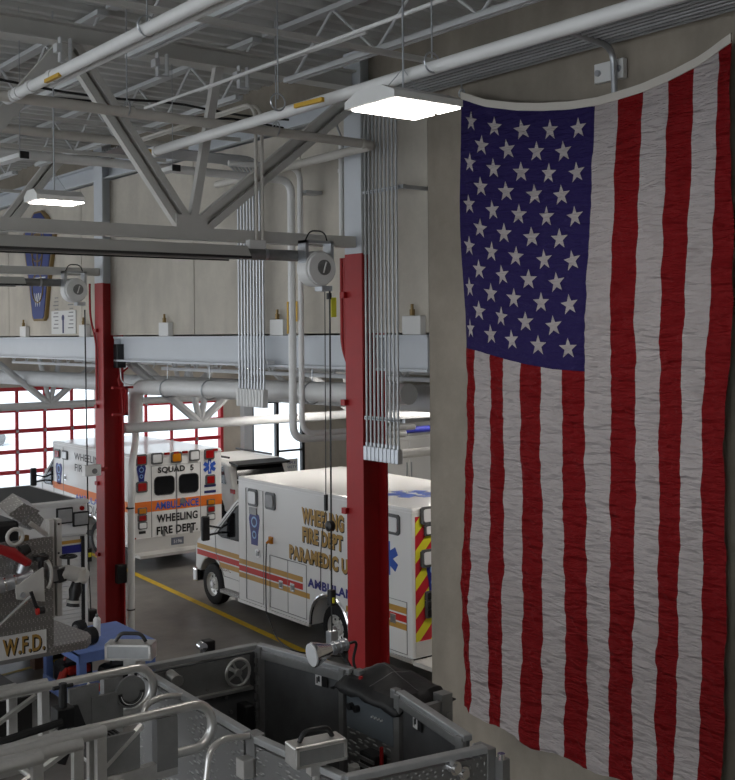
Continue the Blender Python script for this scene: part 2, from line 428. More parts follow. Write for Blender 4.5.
# ---- columns
def column(y, lab, ztop_red):
    r = thing('steel_column', lab, 'column', (WX-.03, y, 0))
    def prof(z0, z1, mt, nm):
        mb = MB().bb(WX-.19, WX-.165, y-.165, y+.165, z0, z1).bb(WX+.15, WX+.175, y-.165, y+.165, z0, z1).bb(WX-.165, WX+.15, y-.012, y+.012, z0, z1)
        return mb.build(nm, mt, r)
    prof(0, ztop_red, M['red'], 'red_shaft'); prof(ztop_red, 8.4, M['beam'], 'upper_shaft')
    MB().bb(WX-.26, WX+.24, y-.26, y+.26, 0, .03).build('base_plate', M['red'], r)
    return r
colL = column(17.7, 'red steel column left of centre with grey upper part and switch box', 5.98)
colR = column(10.5, 'red steel column behind the near conduit rack, white above', 6.03)
# left column fittings
MB().bb(WX-.02, WX+.14, 17.36, 17.52, 4.55, 4.95).build('switch_box', M['black'], colL, bevel=.01)
MB().tube(bend([(WX+.06, 17.42, 4.55), (WX+.06, 17.38, 4.3), (WX+.25, 17.35, 4.25), (WX+.33, 17.35, 4.3)], .1), .012, 6).build('cable', M['whitem'], colL)
MB().bb(WX-.04, WX+.14, 17.38, 17.50, .93, 1.25).build('outlet_box', M['black'], colL, bevel=.02)
MB().tube(bend([(WX+.1, 17.42, 0.9), (WX+.1, 17.42, 4.1), (WX-.0, 17.42, 4.4), (WX+.2, 17.42, 4.55)], .15), .016, 6).build('conduit', M['red'], colL)
MB().tube(bend([(WX-.24, 17.95, 5.98), (WX-.24, 17.95, 5.4), (WX-.215, 17.75, 5.0), (WX-.215, 17.75, 4.0)], .2), .02, 6).build('conduit', M['red'], colL)
mb = MB()
for z in (5.18, 3.9, 2.6, 1.4): mb.box((WX-.21, 17.78, z), (.05, .1, .06))
mb.build('clamp', M['red'], colL)
mb = MB().bb(WX-.1, WX+.27, 17.36, 17.42, 4.20, 4.24).bb(WX+.12, WX+.17, 17.36, 17.42, 3.75, 4.24).bb(WX-.1, WX+.17, 17.36, 17.42, 3.75, 3.79)
mb.build('bracket_frame', M['red'], colL)
# right column fittings
for dy in (.26, .33):
    MB().tube(bend([(WX-.12, 10.5+dy, 6.0), (WX-.12, 10.5+dy, 4.95), (WX-.14, 10.5+.18, 4.72)], .2), .022, 8).build('conduit', M['red'], colR)
mb = MB()
for z in (5.55, 4.28, 3.0): mb.box((WX-.22, 10.66, z), (.05, .08, .07))
mb.build('clamp', M['red'], colR)

# ---- white down pipe beside the left column and main drain pipe in the low bay
XP = 8.52
pA = P(135, 386, X=XP)
pts = bend([(XP, 10.35, 4.36), (XP, pA.y, 4.2), (XP, pA.y, 3.55)], .3)
r = thing('drain_pipe', 'wide white insulated pipe running level under the beam with an elbow at left', 'pipe', (XP, pA.y, 3.4))
MB().tube(pts, .13, 16).build('insulated_run', M['pipe'], r, smooth=True)
yq = pA.y
MB().tube(bend([(XP, yq, 3.56), (XP, yq, 3.25), (XP-.33, 17.3, 2.85), (XP-.36, 17.3, 0.0)], .2), .06, 12).build('down_pipe', M['pipe'], r, smooth=True)
mb = MB()
for z in (2.2, .5): mb.tube([(XP-.36+.066*math.cos(a*.6), 17.3+.066*math.sin(a*.6), z) for a in range(11)], .012, 6)
mb.build('strap', M['black'], r)
for y in (11.2, 12.4, 13.8, 15.2, 16.6): MB().cyl((XP, y, 4.3), (XP, y, 5.0), .008, 6).tube(arc((XP, y, 4.36-.02*(y-9.2)), .15, 0, 6.28, (1, 0, 0), (0, 0, 1), 16), .012, 6).build('hanger', M['galv'], r)
# grey parallel duct behind
MB().tube([(9.35, 9.4, 4.25), (9.35, 29, 4.1)], .17, 16).build('duct', M['steel'], smooth=True, label='grey round duct running behind the white drain pipe in the low bay', cat='duct')

# ---- trusses
def truss(y, x0, x1, zb, zt, nm, lab, cat, panels, group=None, size=.17, w=.15, kinds=None, mt=None):
    mt = mt or M['steelw']
    r = thing(nm, lab, cat, ((x0+x1)/2, y, zb), group=group)
    MB().bb(x0, x1, y-w/2, y+w/2, zb, zb+size*.75).build('bottom_chord', mt, r)
    MB().bb(x0, x1, y-.11, y+.11, zt-.02, zt).bb(x0, x1, y-.11, y+.11, zt+.16, zt+.18).bb(x0, x1, y-.02, y+.02, zt, zt+.16).build('top_chord', mt, r)
    gxs = []
    for p_ in panels:
        g_ = p_[0] if p_[1] < zt-.5 else p_[2]
        if all(abs(g_-q_) > .5 for q_ in gxs): gxs.append(g_)
    for gx in gxs: MB().bb(gx-.17, gx+.20, y-.070, y-.050, zb+.02, zb+.26).build('gusset_plate', mt, r)
    for (xa, za, xb, zb2, ww, dbl) in panels:
        mb = MB()
        if dbl:
            dd = Vector((xb-xa, 0, zb2-za)).normalized(); pp_ = Vector((dd.z, 0, -dd.x))*.062
            for s in (-1, 1): mb.bar(Vector((xa, y, za))+pp_*s, Vector((xb, y, zb2))+pp_*s, .09, .075)
            mb.bar((xa, y+.035, za), (xb, y+.035, zb2), .01, .06)
        else: mb.bar((xa, y, za), (xb, y, zb2), .08, ww)
        mb.build('web_member', mt, r)
    return r
zb, zt = 6.10, 7.98
nA = P(188, 234, Y=10.5).x; nT = P(67, 38, Y=10.5).x
panels = [(nA, zb+.1, nT, zt, .15, True), (nA+.03, zb+.1, P(218, 66, Y=10.5).x, zt, .09, False), (nA+.06, zb+.08, 7.9, zt-.08, .16, True),
          (nT, zt, nT-1.45, zb+.1, .16, False), (nT-1.45, zb+.1, nT-2.8, zt, .15, True), (nT-2.8, zt, nT-4.2, zb+.1, .15, False)]
truss(10.5, -2.0, 7.8, zb, zt, 'roof_truss', 'near pale steel roof truss ending at the right red column', 'truss', panels)
panels = [(x, zb+.1, x+s*1.35, zt, .14, True) for x in (-.5, 2.6, 5.7) for s in (-1, 1)] + [(7.15, zt, 5.75, zb+.1, .12, False)]
panels = [p for p in panels]
truss(17.7, -2.0, 7.8, zb, zt, 'roof_truss', 'second pale roof truss ending at the left red column', 'truss', panels)
truss(24.9, -2.0, 7.8, zb, zt, 'roof_truss', 'third pale roof truss, deepest into the high bay', 'truss', panels)
truss(3.3, 1.0, 3.0, 6.16, 7.98, 'roof_truss', 'roof truss above the camera side', 'truss', []) if False else None
# low bay trusses of round pipe
for y, lab in ((17.7, 'grey pipe truss in the low bay above the squad 5 ambulance'), (24.9, 'farther grey pipe truss across the red glazed door')):
    zc = 3.50 if y < 20 else 3.50
    r = thing('low_bay_truss', lab, 'truss', (13, y, zc-.07))
    MB().tube([(8.25, y, zc), (25, y, zc)], .085, 12).build('bottom_chord', M['steel'], r, smooth=True)
    MB().bb(8.25, 25, y-.1, y+.1, 4.62, 4.8).build('top_chord', M['steel'], r)
    n0 = P(200, 425, Y=y).x if y < 20 else P(50, 403, Y=y).x
    for k in range(-1, 4):
        xx = n0+k*3.4
        if xx-1.2 < 8.2: 
            if xx < 8.2: continue
        for dx, rr in ((-1.35, .075), (-.25, .06), (.25, .06), (1.35, .075)):
            xe = max(8.25, xx+dx)
            MB().tube([(xx, y, zc+.02), (xe, y, 4.62)], rr, 8).build('web_member', M['steel'], r, smooth=True)

# ---- open web joists
def joist(nm, x, y0, y1, zb, zt, lab, group, mt, pitch=.62, w=.03):
    r = thing(nm, lab, 'joist', (x, (y0+y1)/2, zb), group=group)
    MB().bb(x-w*2, x+w*2, y0, y1, zt-.05, zt).build('top_chord', mt, r)
    MB().bb(x-w*1.6, x-w*.4, y0+.4, y1-.4, zb, zb+.05).bb(x+w*.4, x+w*1.6, y0+.4, y1-.4, zb, zb+.05).bb(x-w*1.6, x+w*1.6, y0+.4, y1-.4, zb+.045, zb+.055).build('bottom_chord', mt, r)
    mb = MB(); y = y0+.1; up = True
    while y+pitch < y1:
        mb.tube([(x, y, zt-.03 if up else zb+.03), (x, y+pitch, zb+.03 if up else zt-.03)], w*.55, 6); y += pitch; up = not up
    mb.build('web_bars', mt, r)
for x in (-4.6, -2.7, -.8, 1.0, 2.9, 4.75, 6.58):
    for y0, y1 in ((-4, 3.2), (3.3, 10.4), (10.6, 17.6), (17.8, 24.8)):
        if x < 0 and y0 < 10: continue
        joist('roof_joist', x, y0, y1, 7.78, 8.40, 'pale open-web steel joist under the ribbed high roof', 'roof joists of the high bay', M['steel'], .72)
for x in (8.75, 10.2, 11.8, 13.4, 15.0, 16.6, 18.2, 20, 22):
    for y0, y1 in ((9.5, 17.6), (17.8, 24.8)):
        joist('low_roof_joist', x, y0, y1, 4.50, 4.97, 'grey open-web joist under the low bay roof', 'joists of the low bay roof', M['steel'], .38, .026)
# bridging bars under the high roof (along X)
for y, px in ((8.3, 0), (13.2, 0), (15.4, 0), (20.2, 0)):
    MB().bar((-3, y, 7.76), (7.9, y, 7.76), .05, .05).build('bridging_bar', M['steelw'], label='thin level bridging bar tying the joist bottoms together', cat='bridging bar', group='bridging bars under the high roof')
# wide flanged cross members seen high on the left
for y, lab in ((6.9, 'wide pale roof girder nearest the camera crossing the upper left'),):
    pass

# ---- pipes of the high bay
ZA = 7.22; YA = 9.72
def pipe(nm, pts, r, lab, mt='pipew', labels=(), fittings=(), hang=(), cat='pipe', n=14, br=.12):
    rt = thing(nm, lab, cat, Vector(pts[0]))
    MB().tube(bend(pts, br), r, n).build('pipe_run', M[mt], rt, smooth=True)
    for (p0, p1) in fittings: MB().tube([p0, p1], r*1.18, n).build('coupling', M[mt], rt, smooth=True)
    if hang:
        for h in hang:
            h = Vector(h); mb = MB().cyl(h+Vector((0, 0, r)), (h.x, h.y, 8.4 if h.x < 8.1 else 4.97), .007, 6)
            alongx = abs(pts[0][0]-pts[1][0]) > abs(pts[0][1]-pts[1][1]) if len(pts) < 3 else None
            ax = Vector((0, 1, 0)) if abs(h.y-YA) < .05 or alongx else Vector((1, 0, 0))
            mb.tube(arc(h+Vector((0, 0, r*.5)), r*1.45, 0, 6.28, ax, (0, 0, 1), 16), .008, 5)
            mb.build('hanger', M['galv'], rt)
    for (p0, p1) in labels:
        MB().bar(p0, p1, r*1.0, r*1.9, (0, 0, 1)).build('label', M['ylab'], rt)
    return rt
# A: from the elbow at upper left to the right, elbow beside the wall, then back along the wall
xa = P(12, 94, Y=YA).x; xb = P(374, 147, Y=YA).x
yb = P(232, 183, X=xb).y
pipe('sprinkler_pipe', [(-2, YA, ZA+.05), (xb, YA, ZA-.05), (xb, yb+.4, ZA-.1)], .050, 'cream level pipe with an elbow beside the near conduit rack', 'pipew',
     fittings=[((xa+1.1, YA, ZA-.01), (xa+1.16, YA, ZA-.01)), ((xb-.18, YA, ZA-.05), (xb-.14, YA, ZA-.05))],
     hang=[(P(276, 130, Y=YA).x, YA, ZA-.03), (P(127, 115, Y=YA).x, YA, ZA-.01)])
# big white main with yellow label coming toward the camera
p1 = Vector((xa, YA, ZA)); p2 = P(130, 33.6, X=xa+.0); 
dirA = Vector((0, -1, 0))
main_ = pipe('sprinkler_main', [(xa, YA, ZA-.0), (xa, -3, ZA-.0)], .048, 'large white pipe with small yellow label, rising to the upper left corner', 'pipe',
     fittings=[((xa, YA-.12, ZA), (xa, YA-.20, ZA)), ((xa, YA-.42, ZA), (xa, YA-.5, ZA)), ((xa, YA-.9, ZA), (xa, YA-.98, ZA)), ((xa, YA+.12, ZA), (xa, YA-.08, ZA))],
     hang=[(xa, P(147, 25, X=xa).y, ZA)])
yl0 = P(50, 78, X=xa).y; yl1 = P(64, 71, X=xa).y
MB().bar((xa-.035, yl0, ZA-.038), (xa-.035, yl1, ZA-.038), .03, .03).build('pipe_label', M['ylab'], main_)
# thin conduit below it
zc = P(110, 60, X=xa+.15).z
MB().tube([(xa+.12, YA-.6, zc), (xa+.12, -2, zc)], .022, 8).build('conduit', M['pipe'], label='thin white conduit running just below the large upper-left pipe', cat='conduit')
# B: long white pipe from behind to top right
zB = 7.06; XB = 5.5
pb0 = P(150, 153, Z=7.06); pb1 = P(640, 4, Z=7.06); XB = (pb0.x+pb1.x)/2
water_ = pipe('water_main', [(pb0.x, pb0.y, zB), (pb1.x, pb1.y-3, zB)], .050, 'long white pipe with yellow label passing behind the large ceiling light to top right', 'pipe',
     fittings=[((pb0.x, pb0.y+.02, zB), (pb0.x, pb0.y-.18, zB))], hang=[P(278, 105, Z=7.06), P(432, 66, Z=7.06)])
q0 = P(300, 107, Z=7.0); q1 = P(328, 100, Z=7.0)
MB().bar(q0+Vector((-.05, 0, 0)), q1+Vector((-.05, 0, 0)), .03, .035).build('pipe_label', M['ylab'], water_)
MB().box(P(151, 155, Z=7.0)+Vector((-.08, -.1, 0)), (.06, .03, .08)).build('pipe_tag', M['ylab'], water_)
# cream pipe 2 along X, elbow, then vertical pair
XV = 7.72; YV = P(292, 300, X=XV).y
zt2 = P(285, 180, Y=YV).z; 
pipe('riser_pipe', [(-2, YV, zt2+.05), (XV, YV, zt2), (XV, YV, 3.78), (XV+1.8, YV, 3.74)], .050, 'left of two tall white riser pipes, cream run at the top with yellow marker', 'pipe', br=.18)
yv2 = P(301, 300, X=XV).y
pipe('riser_pipe', [(XV-.9, yv2+.2, zt2+.14), (XV, yv2, zt2+.14), (XV, yv2, 3.86), (XV+1.8, yv2, 3.84)], .036, 'right of two tall white riser pipes, thinner, yellow marker above the beam', 'pipe', br=.18)
for yy, z0, z1, px in ((YV, 5.1, 5.5, 0), (yv2, 5.25, 5.5, 0)):
    MB().bb(XV-.058, XV-.05, yy-.0, yy+.035, z0, z1).build('pipe_label', M['ylab'],
        label='yellow vertical marker on the %s tall riser pipe above the beam' % ('left' if yy == YV else 'right'), cat='pipe label')
# third cream pipe, higher left
p = P(0, 125, Y=14.2); MB().tube([(-2, 14.2, p.z), (XV-.1, 14.2, p.z-.05), ], .06, 12).build('sprinkler_pipe', M['pipew'], smooth=True, label='cream level pipe high at left, above the hanging strip light', cat='pipe')
# riser beside right column + wall bracket
pr = P(341, 150, X=7.85)
rs = thing('riser_pipe', 'thin white riser pipe left of the right column top', 'pipe', (7.85, pr.y, 6.2))
MB().tube([(7.85, pr.y, 6.2), (7.85, pr.y, 7.45)], .032, 10).build('pipe_run', M['pipe'], rs, smooth=True)
MB().tube(bend([(7.85, pr.y, 7.45), (7.82, pr.y+.05, 7.6), (7.9, pr.y+.12, 7.75)], .05), .014, 6).build('whip', M['galv'], rs)
MB().tube([(7.85, pr.y-.0, 7.02), (7.85, pr.y, 7.06)], .042, 10).build('coupling', M['pipe'], rs)
# pair of conduits dropping onto the near truss
for px, k in ((256, 'left'), (262, 'right')):
    p = P(px, 170, Y=10.35)
    o = thing('drop_conduit', '%s one of two thin conduits arching down to the near truss chord' % k, 'conduit', (p.x, 10.35, 6.1))
    MB().tube(bend([(p.x, 13.4, 7.62), (p.x, 10.35, 7.62), (p.x, 10.35, 6.10)], .25), .019, 8).build('conduit_run', M['pipew'], o, smooth=True)
p = P(259, 240, Y=10.35)
MB().bb(p.x-.13, p.x+.08, 10.33, 10.42, 5.99, 6.12).build('junction_box', M['whitem'], bevel=.006, label='white junction box on the near truss chord above the heater tube end', cat='junction box')
# thin conduit lines under the deck
for (a, b, rr, lab) in (((200, 90), (440, 0), .018, 'thin pale conduit slanting up across the roof above the long white pipe'),
                        ((145, 108), (240, 78), .016, 'thin pale conduit behind the near truss web'),):
    z = 7.55; A = P(*a, Z=z); B = P(*b, Z=z)
    xm = (A.x+B.x)/2
    MB().tube([(A.x, A.y, z), (B.x, B.y-2, z)], rr, 8).build('conduit', M['pipe'], label=lab, cat='conduit')
# clevis brackets on the near truss top chord
for px, py, lab in ((65, 45, 'left pipe clevis hanging from the near truss top chord'), (162, 60, 'middle pipe clevis hanging from the near truss top chord'), (243, 76, 'right pipe clevis hanging from the near truss top chord')):
    p = P(px, py, Y=10.3)
    MB().bb(p.x-.06, p.x-.045, 10.27, 10.33, 7.74, 7.97).bb(p.x+.045, p.x+.06, 10.27, 10.33, 7.74, 7.97).bb(p.x-.06, p.x+.06, 10.27, 10.33, 7.73, 7.745).bb(p.x-.1, p.x-.05, 10.25, 10.35, 7.82, 7.9) \
        .build('pipe_clevis', M['steel'], label=lab, cat='pipe clevis')
# dark cables draped along the truss
for k, (dz, dy) in enumerate(((0, 0), (-.07, .12))):
    pts = [(x, 11.3+dy, 7.72+dz-.05*abs(math.sin((x+k)*1.6))) for x in [i*.35-2 for i in range(28)]]
    MB().tube(pts, .014, 6).build('cable', M['black'], smooth=True, label='%s black cable draped along the roof behind the near truss' % ('upper' if k == 0 else 'lower'), cat='cable')

# ---- conduit racks
ycs = [P(366+i*3.9, 300, X=7.62).y for i in range(9)]
for i, y in enumerate(ycs):
    o = thing('conduit', 'galvanised conduit of the near rack, vertical in front of the right column', 'conduit', (7.62, y, 3.64), group='conduits of the near rack')
    xh = 7.86-.085*i
    MB().tube(bend([(7.62, y, 3.7), (7.62, y, 7.66), (xh, y-.35, 7.70), (xh, -4, 7.70)], .22), .0135, 8).build('conduit_run', M['galvD'], o, smooth=True)
    MB().bb(7.585, 7.655, y-.030, y+.030, 3.67, 3.83).build('end_fitting', M['galv'], o, bevel=.005)
    MB().cyl((7.62, y, 3.8), (7.62, y, 3.87), .020, 8).build('connector', M['galv'], o)
for z, lab in ((6.69, 'upper strut channel clamping the near conduit rack to the wall'), (4.14, 'lower strut channel clamping the near conduit rack to the wall')):
    o = thing('strut_channel', lab, 'strut', (7.68, ycs[4], z))
    MB().bb(7.645, 7.685, 9.36, ycs[0]+.08, z-.02, z+.02).bb(7.66, 8.03, 9.385, 9.42, z-.02, z+.02).build('channel', M['galv'], o)
    mb = MB()
    for y in ycs: mb.tube(arc((7.62, y, z), .024, 0, 6.28, (1, 0, 0), (0, 1, 0), 10), .007, 5)
    mb.build('clamp', M['galv'], o)
ycf = [P(239+i*3.05, 300, X=7.86).y for i in range(9)]
for i, y in enumerate(ycf):
    o = thing('conduit', 'pale conduit of the far rack, dropping past the beam between the columns', 'conduit', (7.86, y, 4.2), group='conduits of the far rack')
    MB().tube(bend([(7.86, y, 4.2), (7.86, y, 7.42), (5.9, y, 7.42)], .28, 8), .0155, 8).build('conduit_run', M['galv'], o, smooth=True)
    MB().bb(7.82, 7.90, y-.03, y+.03, 4.12, 4.36).build('end_fitting', M['whitem'], o, bevel=.005)
o = thing('strut_channel', 'strut channel holding the far conduit rack level with the beam bottom', 'strut', (7.9, ycf[4], 4.72))
MB().bb(7.885, 7.99, ycf[-1]-.06, ycf[0]+.06, 4.70, 4.74).build('channel', M['steel'], o)
# short wall bracket near conduit top
pw = P(305, 197, X=7.9)
MB().bb(7.75, 7.99, pw.y-.25, pw.y-.05, 6.83, 6.87).build('strut_channel', M['galv'], label='small galvanised strut stub on the wall right of the riser pipes', cat='strut')

# ---- wall bracket above the flag with a bent conduit
pb = P(612, 66, X=7.98)
o = thing('bracket_plate', 'white bolted plate and bent conduit on the wall above the flag', 'bracket', (7.98, pb.y, 7.45))
mb = MB().bb(7.93, 7.985, pb.y-.17, pb.y+.17, 7.38, 7.56); mb.build('plate', M['whitem'], o, bevel=.006)
mb = MB()
for dy in (-.12, .12): mb.disc((7.93, pb.y+dy, 7.47), (-1, 0, 0), .03, 12, .02)
mb.build('bolt', M['galv'], o)
MB().tube(bend([(7.2, pb.y-.1, 7.72), (7.88, pb.y-.1, 7.66), (7.9, pb.y-.1, 7.0)], .16), .03, 10).build('bent_conduit', M['galv'], o, smooth=True)

# ---- heaters
def heater(y, x0, x1, lab, xt):
    o = thing('tube_heater', lab, 'heater', ((x0+x1)/2, y, 5.9))
    pr_ = [(x0, y-.24, 5.915), (x0, y-.15, 6.04), (x0, y+.15, 6.04), (x0, y+.24, 5.915), (x0, y+.23, 5.915), (x0, y+.14, 6.03), (x0, y-.14, 6.03), (x0, y-.23, 5.915)]
    MB().ext(pr_, (x1-x0, 0, 0)).build('reflector', M['refl'], o)
    MB().bb(x0, x1, y-.245, y-.235, 5.90, 5.925).bb(x0, x1, y+.235, y+.245, 5.90, 5.925).build('reflector_edge', M['black'], o)
    MB().tube([(x0, y, 5.965), (xt, y, 5.965)], .062, 14).build('heater_tube', M['dgalv'], o, smooth=True)
    mb = MB()
    for x in (x1-.02, xt-.05, x1+.3): mb.tube([(x, y, 5.965), (x+.03, y, 5.965)], .068, 14)
    mb.build('tube_clamp', M['galv'], o)
    return o
heater(10.35, -2.0, P(240, 250, Y=10.35).x, 'long tube heater with shiny reflector slung below the near truss', P(306, 258, Y=10.35).x)
heater(17.55, -2.0, P(22, 280, Y=17.5).x, 'tube heater under the second truss, partly behind the blue board line', P(70, 283, Y=17.5).x)

# ---- hose reels
def reel(x, y, z, lab, hy):
    o = thing('cord_reel', lab, 'cord reel', (x, y, z-.23))
    MB().cyl((x, y+.02, z), (x, y+.20, z), .20, 32).build('drum', M['whitem'], o, smooth=True, bevel=.01)
    MB().cyl((x, y-.02, z), (x, y+.02, z), .185, 32).build('cover', M['whitem'], o, smooth=True, bevel=.012)
    MB().cyl((x+.02, y-.035, z+.01), (x+.02, y-.02, z+.01), .085, 24).build('hub', M['dgalv'], o, smooth=True)
    MB().bar((x+.0, y-.042, z-.05), (x+.04, y-.042, z+.07), .016, .01, (0, 1, 0)).build('hub_label', M['paper'], o)
    MB().bb(x-.19, x-.15, y+.03, y+.18, z+.05, z+.31).bb(x+.15, x+.19, y+.03, y+.18, z+.02, z+.31).bb(x-.19, x+.19, y+.03, y+.18, z+.28, z+.31).build('mount', M['galv'], o)
    MB().bb(x+.02, x+.16, y+.02, y+.16, z-.25, z-.19).build('cord_guide', M['galv'], o)
    MB().tube(bend([(x-.15, y+.1, z+.30), (x-.1, y+.08, z+.42), (x+.1, y+.08, z+.42), (x+.16, y+.1, z+.28)], .1), .009, 6).build('supply_cable', M['black'], o)
    return o
zr = 5.82
xr = P(322.5, 266, Y=10.1).x
reel(xr, 10.12, zr, 'white round cord reel under the near truss, left of the right red column', 0)
xr2 = P(77, 289, Y=17.3).x
reel(xr2, 17.32, zr+.02, 'white round cord reel under the second truss, left of the left red column', 0)
# drop cords
xc = 7.21
o = thing('extension_cord', 'black cord hanging from the near reel down past the nearer ambulance', 'cord', (xc, 10.15, 1.6))
MB().tube([(xc+.01, 10.15, 5.60), (xc, 10.15, 2.2)], .011, 6).build('cable', M['black'], o)
MB().bb(xc-.035, xc+.035, 10.11, 10.19, 2.06, 2.24).build('connector', M['black'], o, bevel=.01)
MB().bb(xc-.02, xc+.0, 10.09, 10.11, 2.10, 2.16).build('yellow_tab', M['chy'], o)
MB().cyl((xc, 10.15, 5.48), (xc, 10.15, 5.55), .03, 10).build('stop_ball', M['black'], o)
MB().tube([(xc-.06, 10.15, 2.95), (xc-.04, 10.15, 2.95), (xc+.02, 10.15, 2.95), (xc+.04, 10.15, 2.95)], [.02, .06, .06, .02], 12).build('ball', M['black'], o, smooth=True)
MB().tube([(xc, 10.15, 2.1), (xc, 10.15, 1.75)], .009, 6).build('lower_cable', M['black'], o)
MB().bb(xc-.05, xc+.05, 10.1, 10.2, 1.60, 1.78).build('socket', M['galv'], o, bevel=.01)
o = thing('pull_cord', 'thin cord with black grip hanging left of the thick hanging cord', 'cord', (7.25, 10.3, 2.3))
MB().tube([(7.26, 10.3, 5.6), (7.25, 10.3, 3.25)], .006, 5).build('cable', M['black'], o)
MB().cyl((7.25, 10.3, 3.1), (7.25, 10.3, 3.28), .024, 8).build('grip', M['black'], o)
MB().tube(bend([(7.25, 10.3, 3.1), (7.20, 10.3, 2.9), (7.17, 10.3, 2.6), (7.17, 10.3, 2.25)], .1), .006, 5).build('lower_cable', M['black'], o)
MB().bb(xr+.13, xr+.2, 10.12, 10.13, 5.28, 5.5).build('hang_tag', M['chy'], label='yellow tag hanging beside the near cord reel', cat='tag')
xc = xr2+.13
o = thing('extension_cord', 'black cord hanging from the second reel along the left red column', 'cord', (xc, 17.3, .6))
MB().tube([(xc, 17.3, 5.52), (xc+.03, 17.3, 1.5)], .012, 6).build('cable', M['black'], o)
MB().bb(xc-.01, xc+.07, 17.26, 17.34, 1.4, 1.62).build('connector', M['black'], o, bevel=.01)
MB().bb(xc+.005, xc+.055, 17.25, 17.27, 1.48, 1.55).build('indicator', M['chy'], o)
MB().tube([(xc+.03, 17.3, 1.42), (xc+.06, 17.3, .6)], .01, 6).build('lower_cable', M['black'], o)
MB().bb(xc, xc+.14, 17.22, 17.38, .42, .62).build('plug', M['black'], o, bevel=.02)

# ---- ceiling lights
def light(c, lx, ly, lab, rod_top=8.4, tilt=0, group=None):
    x, y, z = c
    o = thing('ceiling_light', lab, 'ceiling light', (x, y, z), group=group)
    # housing: shallow gabled hood
    poly = [(x-lx/2, y-ly/2, z), (x-lx/2, y-ly/2, z+.05), (x-lx/2, y-ly*.25, z+.11), (x-lx/2, y+ly*.25, z+.11), (x-lx/2, y+ly/2, z+.05), (x-lx/2, y+ly/2, z)]
    MB().ext(poly, (lx, 0, 0)).build('housing', M['whitem'], o)
    for s in (-1, 1):
        MB().bb(x-lx/2+.05, x+lx/2-.0, y+s*ly*.25-ly*.20, y+s*ly*.25+ly*.20, z-.012, z-.002).build('diffuser', M['lampl' if z < 5 else 'lamp'], o)
    MB().cyl((x, y, z+.11), (x, y, rod_top), .009, 6).build('rod', M['galv'], o)
    mb = MB()
    for s in (-1, 1): mb.tube([(x, y, z+.3), (x+s*lx*.28, y, z+.11)], .003, 4)
    mb.build('hanger_wire', M['galv'], o)
    return o
light((5.32, 6.50, 6.79), .66, .60, 'large bright ceiling light hung left of the flag top')
light((4.36, 10.95, 6.46), .50, .36, 'bright ceiling light at left edge in front of the far wall')
for (px0, py0, px1, py1, lab) in ((-2, 163, 24, 155, 'grey strip fixture seen edge-on at the left picture edge, unlit side'), (155, 174, 176, 168, 'small grey strip fixture between the near truss diagonals')):
    a = P(px0, py0, Z=6.9); b = P(px1, py1, Z=6.9)
    o = thing('strip_fixture', lab, 'light fixture', ((a.x+b.x)/2, (a.y+b.y)/2, 6.85))
    MB().bar(a, b, .10, .045).build('housing', M['whitem'], o); MB().bar(b, b+(b-a).normalized()*.02, .09, .07).build('end_cap', M['black'], o)
    MB().cyl(b+(a-b)*.15, ((b+(a-b)*.15).x, (b+(a-b)*.15).y, 8.4), .005, 5).build('rod', M['galv'], o)
k = 0
for (x, y) in ((1.0, 13.5), (0.5, 20), (5.3, 21.5), (5.6, 26), (1, 26), (-3.5, 12), (-3, 22), (1.2, 2.5)):
    light((x, y, 6.75), .8, .66, 'ceiling light of the high bay hung outside the picture', group='high bay lights outside the picture')
for (x, y) in ((13.2, 14.5), (13.2, 21), (18.5, 14.5), (18.5, 21), (15.5, 27), (15.5, 10.5), (11.2, 10.8), (11.6, 16.6)):  # the one by the far doors is added, unseen, to brighten the white car
    light((x, y, 4.35), .8, .66, 'ceiling light of the low bay hidden behind the beam, one of them added', rod_top=4.97, group='low bay lights')

# ================================================================ FLAG
def lerp_tab(tab, u):
    for (a, va), (b, vb) in zip(tab, tab[1:]):
        if u <= b: return va+(vb-va)*(u-a)/(b-a)
    return tab[-1][1]
XF = 7.86
us = [i/13 for i in (0, 7, 8, 9, 10, 11, 12, 13)]
top_px = [463.5, 594, 617.5, 643, 669, 695, 721, 734]
ytop = [(u, P(px, 80, X=XF).y) for u, px in zip(us, top_px)]
um = [i/13 for i in range(14)]
mid_px = [468.2, 477, 492.5, 505, 522.5, 543, 565, 587, 612, 637, 662, 684, 705, 728]
bot_px = [464.5, 472, 492.5, 505, 523, 542, 564, 585.5, 608.5, 633, 657, 676, 699, 723]
ymid = [(u, P(px, 400, X=XF).y) for u, px in zip(um, mid_px)]
ybot = [(u, P(px, 700, X=XF).y) for u, px in zip(um, bot_px)]
zt_px = [(463, 97.5), (490, 105.5), (520, 109), (545, 109), (570, 107.5), (595, 104), (617, 98), (643, 90), (670, 79), (697, 65), (722, 49), (736, 39)]
ztab = sorted([(P(a, b, X=XF).y, P(a, b, X=XF).z) for a, b in zt_px])
zb_px = [(463, 703), (471, 713), (497, 722), (522, 739), (563, 758), (609, 777)]
zbt = sorted([(P(a, b, X=XF).y, P(a, b, X=XF).z) for a, b in zb_px])
def zz(tab, y):
    if y <= tab[0][0]:
        return tab[0][1]
    for (a, va), (b, vb) in zip(tab, tab[1:]):
        if y <= b: return va+(vb-va)*(y-a)/(b-a)
    return tab[-1][1]
zc_px = [(463, 347.5), (468, 348), (484, 352), (499, 357), (526, 364), (555, 369), (588, 371.5), (612, 371)]
zct = sorted([(P(a, b, X=XF).y, P(a, b, X=XF).z) for a, b in zc_px])
VC = .40
